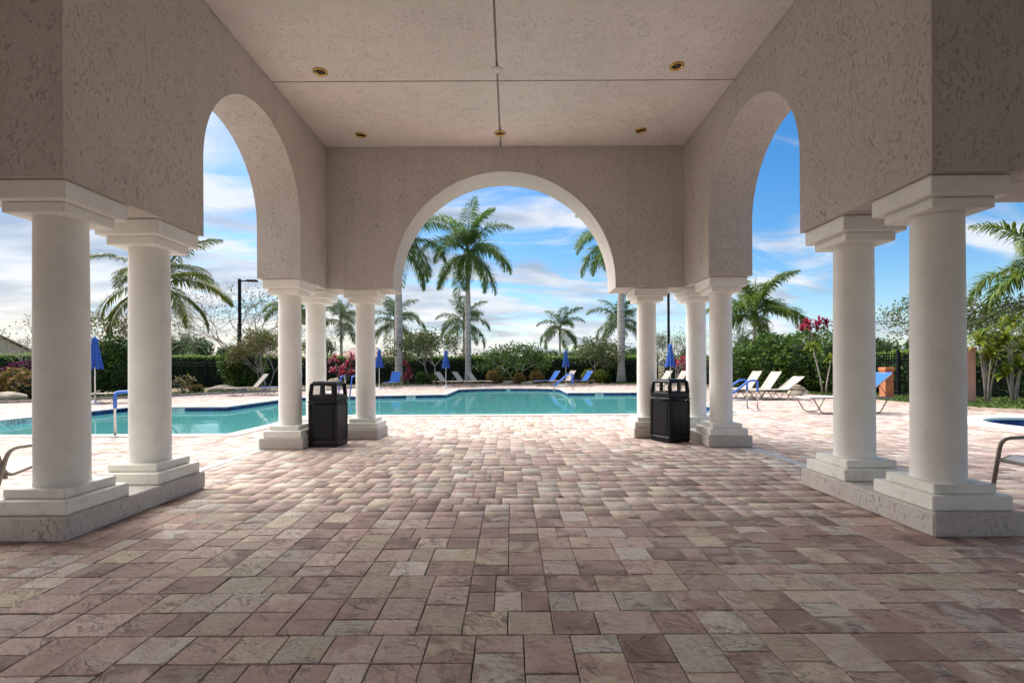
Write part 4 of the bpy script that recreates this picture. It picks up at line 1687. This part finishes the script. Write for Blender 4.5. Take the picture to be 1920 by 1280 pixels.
def rosette_plant(name, label, cat, x, y, heads, ll, lw, mat, nl=26, z=.03, stem='palebark', group=None, droop=.6, sr=.018):
    """heads: (dx, dy, height); cane stems each topped by a rosette of strap leaves"""
    t = thing(name, label, cat, (x, y, z), 0, group)
    V, Qd, T = [], [], []
    for hx_, hy_, hz in heads:
        m = MB()
        m.tube([(hx_ * .15, hy_ * .15, -.03), (hx_ * .35, hy_ * .35, hz * .35), (hx_ * .7, hy_ * .7, hz * .7), (hx_, hy_, hz)], [sr * 1.2, sr, sr * .9, sr * .7], 6)
        m.build('stem', stem, t)
        for i in range(nl):
            a = i * 2.4 + rng.uniform(-.3, .3)
            el = R(rng.uniform(-5, 80))
            l = ll * rng.uniform(.7, 1.15)
            p = np.array([hx_, hy_, hz - rng.uniform(0, .35) * ll])
            d = np.array([math.cos(a) * math.cos(el), math.sin(a) * math.cos(el), math.sin(el)])
            w = np.array([-math.sin(a), math.cos(a), 0]) * lw * .5 * rng.uniform(.8, 1.2)
            d2 = d + np.array([0, 0, -droop])
            d2 /= np.linalg.norm(d2)
            d3 = d2 + np.array([0, 0, -droop * 1.2])
            d3 /= np.linalg.norm(d3)
            p1 = p + d * l * .4
            p2 = p1 + d2 * l * .35
            p3 = p2 + d3 * l * .25
            o = len(V)
            V += [p - w * .3, p + w * .3, p1 - w, p1 + w, p2 - w * .8, p2 + w * .8, p3]
            Qd += [(o, o + 1, o + 3, o + 2), (o + 2, o + 3, o + 5, o + 4)]
            T.append((o + 4, o + 5, o + 6))
    link('leaves', np_mesh('leaves', np.array(V), quads=Qd, tris=T, mat=mat), t)
    return t


# big bush on the right
bush('hibiscus_bush', 'large green bush behind the three right loungers', 'bush', 12.6, 22.6,
     [(-1.35, 1.0, 1.0, 1.15, 1.1, 1.15), (-.3, .3, 1.15, 1.3, 1.0, 1.35), (.75, -.5, 1.2, 1.2, 1.0, 1.45), (1.45, -1.3, 1.2, 1.0, 1.0, 1.45), (.2, .8, 1.8, 1.5, .9, .9)], 15000, .17, .09, 'bush')
rosette_plant('slender_plant', 'slender yellow stemmed plant in front of the big bush', 'plant', PX(1546, 20.0), 20.0, [(-.5, 0, 2.05), (.35, .1, 1.5)], .45, .08, 'lime', 26, sr=.03)
rosette_plant('cordyline', 'crimson cordyline rising above the big right bush', 'plant', PX(1525, 23.6), 23.6,
              [(-.5, 0, 2.95), (-.2, .1, 3.2), (.1, -.1, 3.1), (.35, .1, 3.35), (.65, 0, 3.3), (-.3, 0, 2.75)], .55, .11, 'red', 24)
rosette_plant('cordyline', 'crimson cordyline between the left rear columns', 'plant', PX(636, 31.5), 32.3,
              [(-.6, 0, 1.9), (-.2, .2, 1.2), (.25, 0, 1.55), (.55, .1, 2.0), (.6, -.1, 1.0), (-.7, .1, 1.1), (0, -.2, .8)], .55, .11, 'red', 30)
rosette_plant('cordyline', 'crimson cordyline beside the left royal palm trunk', 'plant', PX(764, 35), 35,
              [(-.15, 0, 1.5), (.1, .1, 1.0), (.2, 0, .65), (-.1, -.1, .6)], .45, .10, 'red', 24)
rosette_plant('cordyline', 'dark red cordyline behind the loungers beside the right bin', 'plant', PX(1275, 27.5), 27.5,
              [(-.2, 0, 1.35), (.2, .1, 1.6), (.35, 0, 1.0)], .5, .10, 'red', 24)
# pale plants at the right edge
rosette_plant('dracaena', 'yellow green dracaena clump against the dark fence at right edge', 'plant', PX(1850, 15.2), 15.2,
              [(-.25, 0, 1.95), (.05, .2, 2.15), (.35, -.1, 1.85), (-.05, -.2, 1.55), (.2, .2, 1.4)], .50, .10, 'lime', 34, sr=.024)
rosette_plant('dracaena', 'taller yellow green dracaena beyond the spa at right edge', 'plant', PX(1900, 15.0), 15.0,
              [(-.2, 0, 2.1), (.15, .2, 2.55), (.4, -.1, 2.2), (0, -.2, 1.2), (-.35, -.1, 1.0), (.45, .1, 1.7)], .52, .10, 'lime', 34, sr=.026)
branch_tree('airy_tree', 'airy small leaved tree behind the right near column', 'tree', PX(1760, 19.6), 20.4, 4.1, 34, 4, 3600, .12, 'airy', 44, 'palebark', 2, .05, 3, 1.15, .22)
branch_tree('airy_tree', 'sparse tree below the palm fronds at right edge', 'tree', PX(1885, 18.6), 18.8, 3.9, 34, 4, 3600, .12, 'airy', 46, 'palebark', 2, .045, 3, 1.1, .22)
# left side
branch_tree('bare_tree', 'wide bare branched tree behind the lamp post', 'tree', PX(470, 39), 39, 7.9, 34, 5, 2400, .15, 'airy', 51, 'palebark', 3, .10, 3, 1.35, .25)
branch_tree('flowering_shrub', 'tall thin leaved shrub with reddish tips beside the left rear column', 'shrub', PX(500, 26.8), 26.8, 3.4, 30, 4, 5600, .13, 'autumn', 54, 'palebark', 4, .035, 3, .85, .2)
bush('lush_bush', 'fresh green bush at the foot of the lamp post', 'bush', PX(455, 27.5), 27.5, [(-.5, 0, 1.4, .8, .6, .75), (.4, .1, 1.2, .9, .6, 1.0), (0, 0, .7, .9, .6, .7)], 3600, .16, .09, 'bush')
bush('lush_bush', 'tall green bush behind the far left parasol', 'bush', PX(203, 22.5), 22.5, [(-.5, 0, 1.1, 1.0, .8, 1.2), (.6, .2, 1.0, 1.0, .8, 1.2), (.1, .1, 1.9, .9, .7, .8)], 6500, .14, .08, 'bush')
branch_tree('flowering_shrub', 'thin shrub with yellow and rust leaves above the left bush', 'shrub', PX(205, 24.5), 24.8, 4.2, 32, 4, 4200, .13, 'autumn', 57, 'palebark', 3, .04, 3, .8, .25)
branch_tree('flowering_shrub', 'thin branched shrub before the siding house at left edge', 'shrub', PX(52, 25), 25, 4.1, 34, 4, 700, .11, 'autumn', 59, 'palebark', 3, .035, 3, .75, .2)
bush('croton', 'rust and olive croton bush at the left picture edge', 'bush', PX(20, 19.8), 19.8, [(-.5, 0, .45, .8, .6, .6), (.4, .1, .45, .8, .6, .55), (0, .3, .8, .7, .5, .45)], 3400, .16, .06, 'croton', up=.5)
bush('purple_shrub', 'dark purple shrub behind the croton at left', 'bush', PX(44, 21.2), 21.2, [(0, 0, 1.15, .7, .4, .4), (.1, 0, .6, .6, .4, .6)], 1500, .15, .06, 'purple', up=.4)
rosette_plant('croton', 'small yellow croton in the left bed before the fence', 'plant', PX(342, 24.2), 24.2, [(-.55, 0, .5), (-.3, .1, .7), (0, -.1, .55), (.2, .1, .85), (.5, 0, .7), (.35, -.2, .45), (-.1, .2, .4)], .30, .07, 'croton_y', 26)
bush('croton', 'low orange croton beside the left rocks', 'bush', PX(369, 25.0), 25.0, [(0, 0, .18, .35, .3, .22)], 450, .13, .05, 'croton', up=.5)
# beyond the pool
for px, rr, lab in ((925.5, .56, 'round rust coloured grass, leftmost of three across the pool'), (974, .44, 'round rust coloured grass, smallest and middle of three'), (1006, .53, 'round rust coloured grass, rightmost of three across the pool')):
    bush('round_grass', lab, 'grass clump', PX(px, 35.2), 35.2, [(0, 0, rr * .85, rr, rr, rr * .95)], 1900, .22, .025, 'rust', up=.5)
bush('lime_bush', 'bright yellow green bush right of the far blue lounger', 'bush', PX(1114, 35.0), 35.0, [(-.4, 0, .5, .5, .45, .55), (.35, 0, .5, .5, .45, .5)], 1700, .16, .07, 'lime', up=.4)
bush('lime_bush', 'smaller green bush beside the bright bush', 'bush', PX(1139, 35.4), 35.4, [(0, 0, .45, .34, .34, .5)], 800, .15, .07, 'bush', up=.4)
bush('lime_bush', 'small olive bush left of the three beige loungers', 'bush', PX(790, 35.2), 35.2, [(0, 0, .45, .45, .4, .5), (.7, .1, .35, .4, .3, .4), (1.15, .15, .35, .45, .3, .35)], 1500, .16, .07, 'bush', up=.4)
bush('lime_bush', 'low yellow bush under the right lamp post', 'bush', PX(1378, 27), 27, [(0, 0, .5, .55, .4, .5)], 900, .16, .06, 'croton', up=.4)
bush('croton', 'low brown croton between the round grasses', 'bush', PX(952, 36), 36, [(0, 0, .25, .35, .3, .28)], 450, .14, .05, 'croton', up=.5)
branch_tree('umbrella_tree', 'flat topped green tree behind the middle round grass', 'tree', PX(968, 36.6), 36.6, 3.0, 40, 3, 4200, .20, 'bush', 61, 'palebark', 3, .07, 3, 1.25, .32)
branch_tree('feathery_tree', 'feathery green tree above the three beige loungers', 'tree', PX(808, 37.2), 37.2, 3.9, 38, 3, 4200, .20, 'airy', 63, 'palebark', 2, .07, 3, 1.15, .35)
branch_tree('feathery_tree', 'feathery olive tree left of the right royal palm trunk', 'tree', PX(1120, 37.2), 37.2, 3.2, 40, 3, 4000, .19, 'airy', 66, 'palebark', 3, .06, 3, 1.1, .32)
branch_tree('flowering_shrub', 'thin leaved shrub behind the parasol above the right bin', 'shrub', PX(1262, 33), 33, 3.8, 32, 4, 2200, .12, 'airy', 68, 'palebark', 4, .04, 3, .9, .25)

# distant trees beyond the hedge
far = [(330, 62, 5.6, 2.6, 'feathery tree far beyond the left fence'), (375, 58, 5.4, 2.4, 'dense far tree beside the bare tree'), (430, 66, 5.0, 2.6, 'low far tree behind the lamp post'),
       (600, 70, 6.0, 3.0, 'far tree seen beside the left rear columns'), (690, 85, 4.8, 3.0, 'far tree behind the tiled roof house'), (770, 90, 4.2, 3.6, 'far low tree right of the tiled roof house'),
       (835, 95, 4.0, 3.5, 'far low tree beyond the feathery tree'), (905, 88, 4.4, 3.4, 'far low tree right of the royal palm trunk'), (940, 80, 4.2, 3.0, 'far low tree left of the flat topped tree'),
       (1015, 75, 4.5, 3.2, 'far tree right of the flat topped tree'), (1040, 84, 4.6, 3.0, 'far tree behind the lone slender palm'), (1085, 78, 4.4, 3.0, 'far tree right of the lone slender palm'),
       (1195, 70, 4.8, 3.0, 'far tree beside the right rear columns'), (1290, 66, 4.6, 3.0, 'far tree behind the right lamp post'), (1400, 60, 5.2, 2.6, 'far grey green tree behind the foxtail palm'),
       (1640, 52, 4.8, 2.6, 'far tree right of the red cordyline'), (120, 60, 4.6, 2.8, 'far tree right of the siding house'), (180, 64, 5.2, 3.0, 'far tree beyond the left parasol'), (1745, 45, 4.2, 2.2, 'far tree between the right columns'),
       (1880, 42, 4.4, 2.4, 'far tree at the right picture edge')]
for i, (px, d_, h, w, lab) in enumerate(far):
    q = random.Random(i + 400)
    x = PX(px, d_)
    t = thing('far_tree', lab, 'tree', (x, d_, .03), 0, 'trees beyond the hedge')
    MB().tube([(0, 0, -.05), (.1, 0, h * .3), (.05, .1, h * .6)], [.16, .12, .06], 6).build('trunk', 'bark', t)
    lob = [(q.uniform(-w, w) * .55, q.uniform(-.8, .8), h * q.uniform(.42, .80), w * q.uniform(.32, .55), w * .4, h * q.uniform(.13, .22)) for _ in range(9)]
    lob = np.array(lob)
    nn = 1900
    idx = rng.integers(0, len(lob), nn)
    C = lob[idx, :3] + rand_dirs(nn) * lob[idx, 3:] * (rng.uniform(.45, 1.05, (nn, 1)))
    C = C[C[:, 2] > .3]
    leaf_object('crown', C, .34, .20, 'far', t)
palm('far_palm', 'small far palm left of the bare tree', PX(352, 50), 50, 3.3, .14, 'far', 12, 71, .5, sc=.9)
palm('far_palm', 'small far palm inside the feathery tree', PX(800, 60), 60, 3.4, .14, 'far', 12, 72, .5, sc=1.0)
palm('far_palm', 'dark small palm low beside the foxtail palm', PX(1392, 40), 40, 2.6, .13, 'far', 12, 73, .4, sc=.9)
palm('far_palm', 'small far palm left of the feathery olive tree', PX(1100, 70), 70, 3.6, .14, 'far', 12, 75, .5, sc=1.1)

# ground cover and rocks


def ground_cover(label_name, poly, n_, L, W, mat, zmax=.10):
    xs = [p[0] for p in poly]
    ys = [p[1] for p in poly]
    P = np.column_stack([rng.uniform(min(xs), max(xs), n_), rng.uniform(min(ys), max(ys), n_)])
    P = np.array([p for p in P if inside(poly, *p) and not inside(DECK, *p)])
    z = .03 + rng.uniform(.0, zmax, len(P)) * (.6 + .4 * np.sin(P[:, 0] * 2.2) * np.sin(P[:, 1] * 1.9))
    V, Q = leaf_quads(np.column_stack([P, z]), L, W, up=.35)
    return stuff(link(label_name, np_mesh(label_name, V, quads=Q, mat=mat)))


gc = ground_cover('ground_cover', [(11.9, 11.5), (22, 8), (24, 15), (15.4, 17.2), (14.6, 24), (11.2, 24), (12.2, 19), (12.2, 14)], 34000, .11, .045, 'grass', .16)
gc['label'], gc['category'] = 'low green ground cover in the right planting bed', 'ground cover'
gc = ground_cover('ground_cover', [(-24, 14.3), (-18.2, 18.2), (-15.2, 21.7), (-13.7, 25.4), (-15.2, 26.2), (-17.5, 23.0), (-20, 19.8), (-25, 16)], 14000, .11, .045, 'grass', .12)
gc['label'], gc['category'] = 'low grass strip along the left planting bed', 'ground cover'
gc = ground_cover('ground_cover', [(-9.8, 31.2), (-7, 33.2), (-5.8, 33.6), (-6.5, 35.4), (-10.5, 34)], 5000, .12, .05, 'grass', .14)
gc['label'], gc['category'] = 'grass patch at the foot of the left royal palm', 'ground cover'
gc = ground_cover('ground_cover', [(7.3, 33.4), (9.5, 31.6), (10.3, 33), (9.5, 35.5), (7.6, 35.4)], 4200, .12, .05, 'grass', .14)
gc['label'], gc['category'] = 'grass patch at the foot of the right royal palm', 'ground cover'


def rock(label, x, y, sx, sy, sz, seed):
    q = np.random.default_rng(seed)
    bm = bmesh.new()
    bmesh.ops.create_icosphere(bm, subdivisions=3, radius=1)
    ph = q.uniform(0, 6, 6)
    for v in bm.verts:
        c = v.co
        k_ = 1 + .16 * math.sin(3 * c.x + ph[0]) + .14 * math.sin(4 * c.y + ph[1]) + .1 * math.sin(5 * c.z + ph[2]) + .05 * math.sin(11 * c.x + 9 * c.y + ph[3])
        v.co = Vector((c.x * sx * k_, c.y * sy * k_, max(-.3, c.z) * sz * k_))
    o = from_bm('rock', bm, 'rock')
    o.location = (x, y, .03 + sz * .2)
    tag(o, label, 'rock', 'pale rocks in the beds')


rock('flat pale rock in the bed left of the beige lounger', PX(415, 25.9), 26.3, .95, .4, .28, 1)
rock('pale rock in the grass at the left picture edge', PX(15, 18.9), 18.9, .85, .3, .25, 2)
rock('flat rock between the left and middle round grasses', PX(951, 35.0), 34.9, .42, .3, .2, 3)
rock('flat rock between the middle and right round grasses', PX(988, 34.9), 34.9, .40, .3, .2, 4)
rock('small pale rock below the left cordyline', PX(628, 33.6), 33.4, .5, .3, .5, 5)
rock('small pale rock behind the low handrail of the spa bed', PX(1508, 19.6), 20.0, .4, .3, .3, 6)

# ------------------------------------------------------------------ lamp posts, pillars, ring, houses


def lamp_post(label, x, y, h, rz):
    t = thing('lamp_post', label, 'lamp post', (x, y, .03), rz, 'tall lamp posts')
    MB().box(-.16, .16, -.16, .16, -.05, .12, .02).build('base', 'drain', t)
    MB().box(-.075, .075, -.075, .075, .12, h, .012).build('pole', 'iron', t)
    MB().box(.076, .62, -.035, .035, h - .16, h - .09, .01).build('arm', 'iron', t)
    hd = MB().box(.42, 1.02, -.17, .17, h - .17, h - .05, .03).build('lamp_head', 'iron', t)
    MB().box(.50, .95, -.12, .12, h - .178, h - .171).build('lens', 'marker', hd)


lamp_post('black lamp post with a short arm before the bare tree', PX(450, 29.2), 29.2, 6.62, 0.1)
lamp_post('dark lamp post rising behind the right rear columns', PX(1254, 31), 31, 6.8, 1.2)

t = thing('terracotta_post', 'short terracotta post behind the blue backed lounger', 'post', (PX(1662, 17.6), 17.6, .03))
MB().box(-.155, .155, -.155, .155, -.05, .98, .015).build('post', 'terracotta', t)
MB().box(-.18, .18, -.18, .18, .98, 1.13, .02).build('cap', 'terracotta', t)
t = thing('gate_pillar', 'salmon painted pillar beside the dracaena clump', 'pillar', (PX(1803, 15.6), 15.6, .03))
MB().box(-.26, .26, -.22, .22, -.05, 1.68, .015).build('shaft', 'salmon', t)
MB().box(-.285, .285, -.245, .245, 1.68, 1.76, .015).build('cap', 'salmon', t)
t = thing('life_ring', 'white life ring on a stand beside the right rear column', 'life ring', (PX(1361, 26.5), 26.5, 0.03))
m = MB()
m.tube([(.36 * math.cos(a * math.pi / 16), .0, 1.02 + .36 * math.sin(a * math.pi / 16)) for a in range(33)], .085, 10, cap=False)
m.build('ring', 'white', t)
MB().tube([(0, .12, -.05), (0, .12, 1.5)], .03, 8).build('stand', 'pole_white', t)
MB().tube([(0, .12, 1.38), (0, -.05, 1.38)], .02, 6).build('hook', 'pole_white', t)
t = thing('notice_board', 'small white board fixed to the fence beside the right column', 'sign', (PX(1372, 27.4), 27.4, 0.03))
MB().box(-.42, .42, -.015, .015, 1.50, 1.64, .004).build('board', 'white', t)
for sx in (-.3, .3):
    MB().box(sx - .02, sx + .02, .016, .05, -.05, 1.6).build('post', 'iron', t)

t = thing('siding_house', 'pale yellow house with lap siding at the left picture edge', 'house', (-48.2, 45, .03), R(45))
hw_, hr = 4.5, 4.7
MB().add([(-hw_, 0, -.05), (hw_, 0, -.05), (hw_, 0, 1.7), (0, 0, hr), (-hw_, 0, 1.7), (-hw_, 8, -.05), (hw_, 8, -.05), (hw_, 8, 1.7), (0, 8, hr), (-hw_, 8, 1.7)],
         [(0, 1, 2, 3, 4), (6, 5, 9, 8, 7), (1, 6, 7, 2), (5, 0, 4, 9)]).build('wall', 'siding', t)
z = .0
while z < hr - .25:
    half = hw_ if z + .2 < 1.7 else hw_ * (hr - z - .22) / (hr - 1.7)
    if half > .3:
        MB().add([(-half, -.03, z), (half, -.03, z), (half, -.008, z + .205), (-half, -.008, z + .205), (-half, 0, z), (half, 0, z)], [(0, 1, 2, 3), (4, 5, 1, 0)]).build('siding_board', 'siding', t)
    z += .22
m = MB()
for s in (-1, 1):
    a = [(0, hr + .1), (s * (hw_ + .5), 1.7 - .13)]
    m.add([(a[0][0], -.4, a[0][1]), (a[1][0], -.4, a[1][1]), (a[1][0], 8.4, a[1][1]), (a[0][0], 8.4, a[0][1]),
           (a[0][0], -.4, a[0][1] + .16), (a[1][0], -.4, a[1][1] + .16), (a[1][0], 8.4, a[1][1] + .16), (a[0][0], 8.4, a[0][1] + .16)],
          [(0, 1, 2, 3), (4, 5, 6, 7), (0, 1, 5, 4), (1, 2, 6, 5), (2, 3, 7, 6)])
m.build('roof', 'rooftile', t)

t = thing('tiled_roof_house', 'pink house with tiled hip roof beyond the left hedge', 'house', (PX(672, 74), 74, .03), 0)
MB().box(-3.6, 3.6, 0, 7, -.05, 2.9).build('wall', 'housewall', t)
rf = MB().add([(-4.1, -.5, 2.85), (4.1, -.5, 2.85), (4.1, 7.5, 2.85), (-4.1, 7.5, 2.85), (-1.2, 3.5, 4.75), (1.2, 3.5, 4.75)], [(0, 1, 5, 4), (1, 2, 5), (2, 3, 4, 5), (3, 0, 4), (3, 2, 1, 0)]).build('roof', 'rooftile', t)
for x in (-2.2, 0, 2.2):
    w_ = MB().box(x - .5, x + .5, -.05, .01, 1.3, 2.3).build('window', 'white', t)
    MB().box(x - .42, x + .42, -.06, -.051, 1.38, 2.22).build('pane', 'darkglass', w_)

# fallen leaves on the pavers
for i, (px, y_, lab) in enumerate(((1437, 6.35, 'single brown fallen leaf on the pavers by the right pier'), (1050, 4.5, 'single brown fallen leaf on the pavers in the middle'))):
    v = [(-.03, 0, .004), (-.012, .016, .010), (.016, .014, .012), (.035, .002, .006), (.014, -.014, .010), (-.014, -.015, .008), (0, 0, .003)]
    o = MB().add(v, [(0, 6, 1), (1, 6, 2), (2, 6, 3), (3, 6, 4), (4, 6, 5), (5, 6, 0)]).build('fallen_leaf', 'croton', None, (PX(px, y_), y_, .001))
    tag(o, lab, 'leaf')
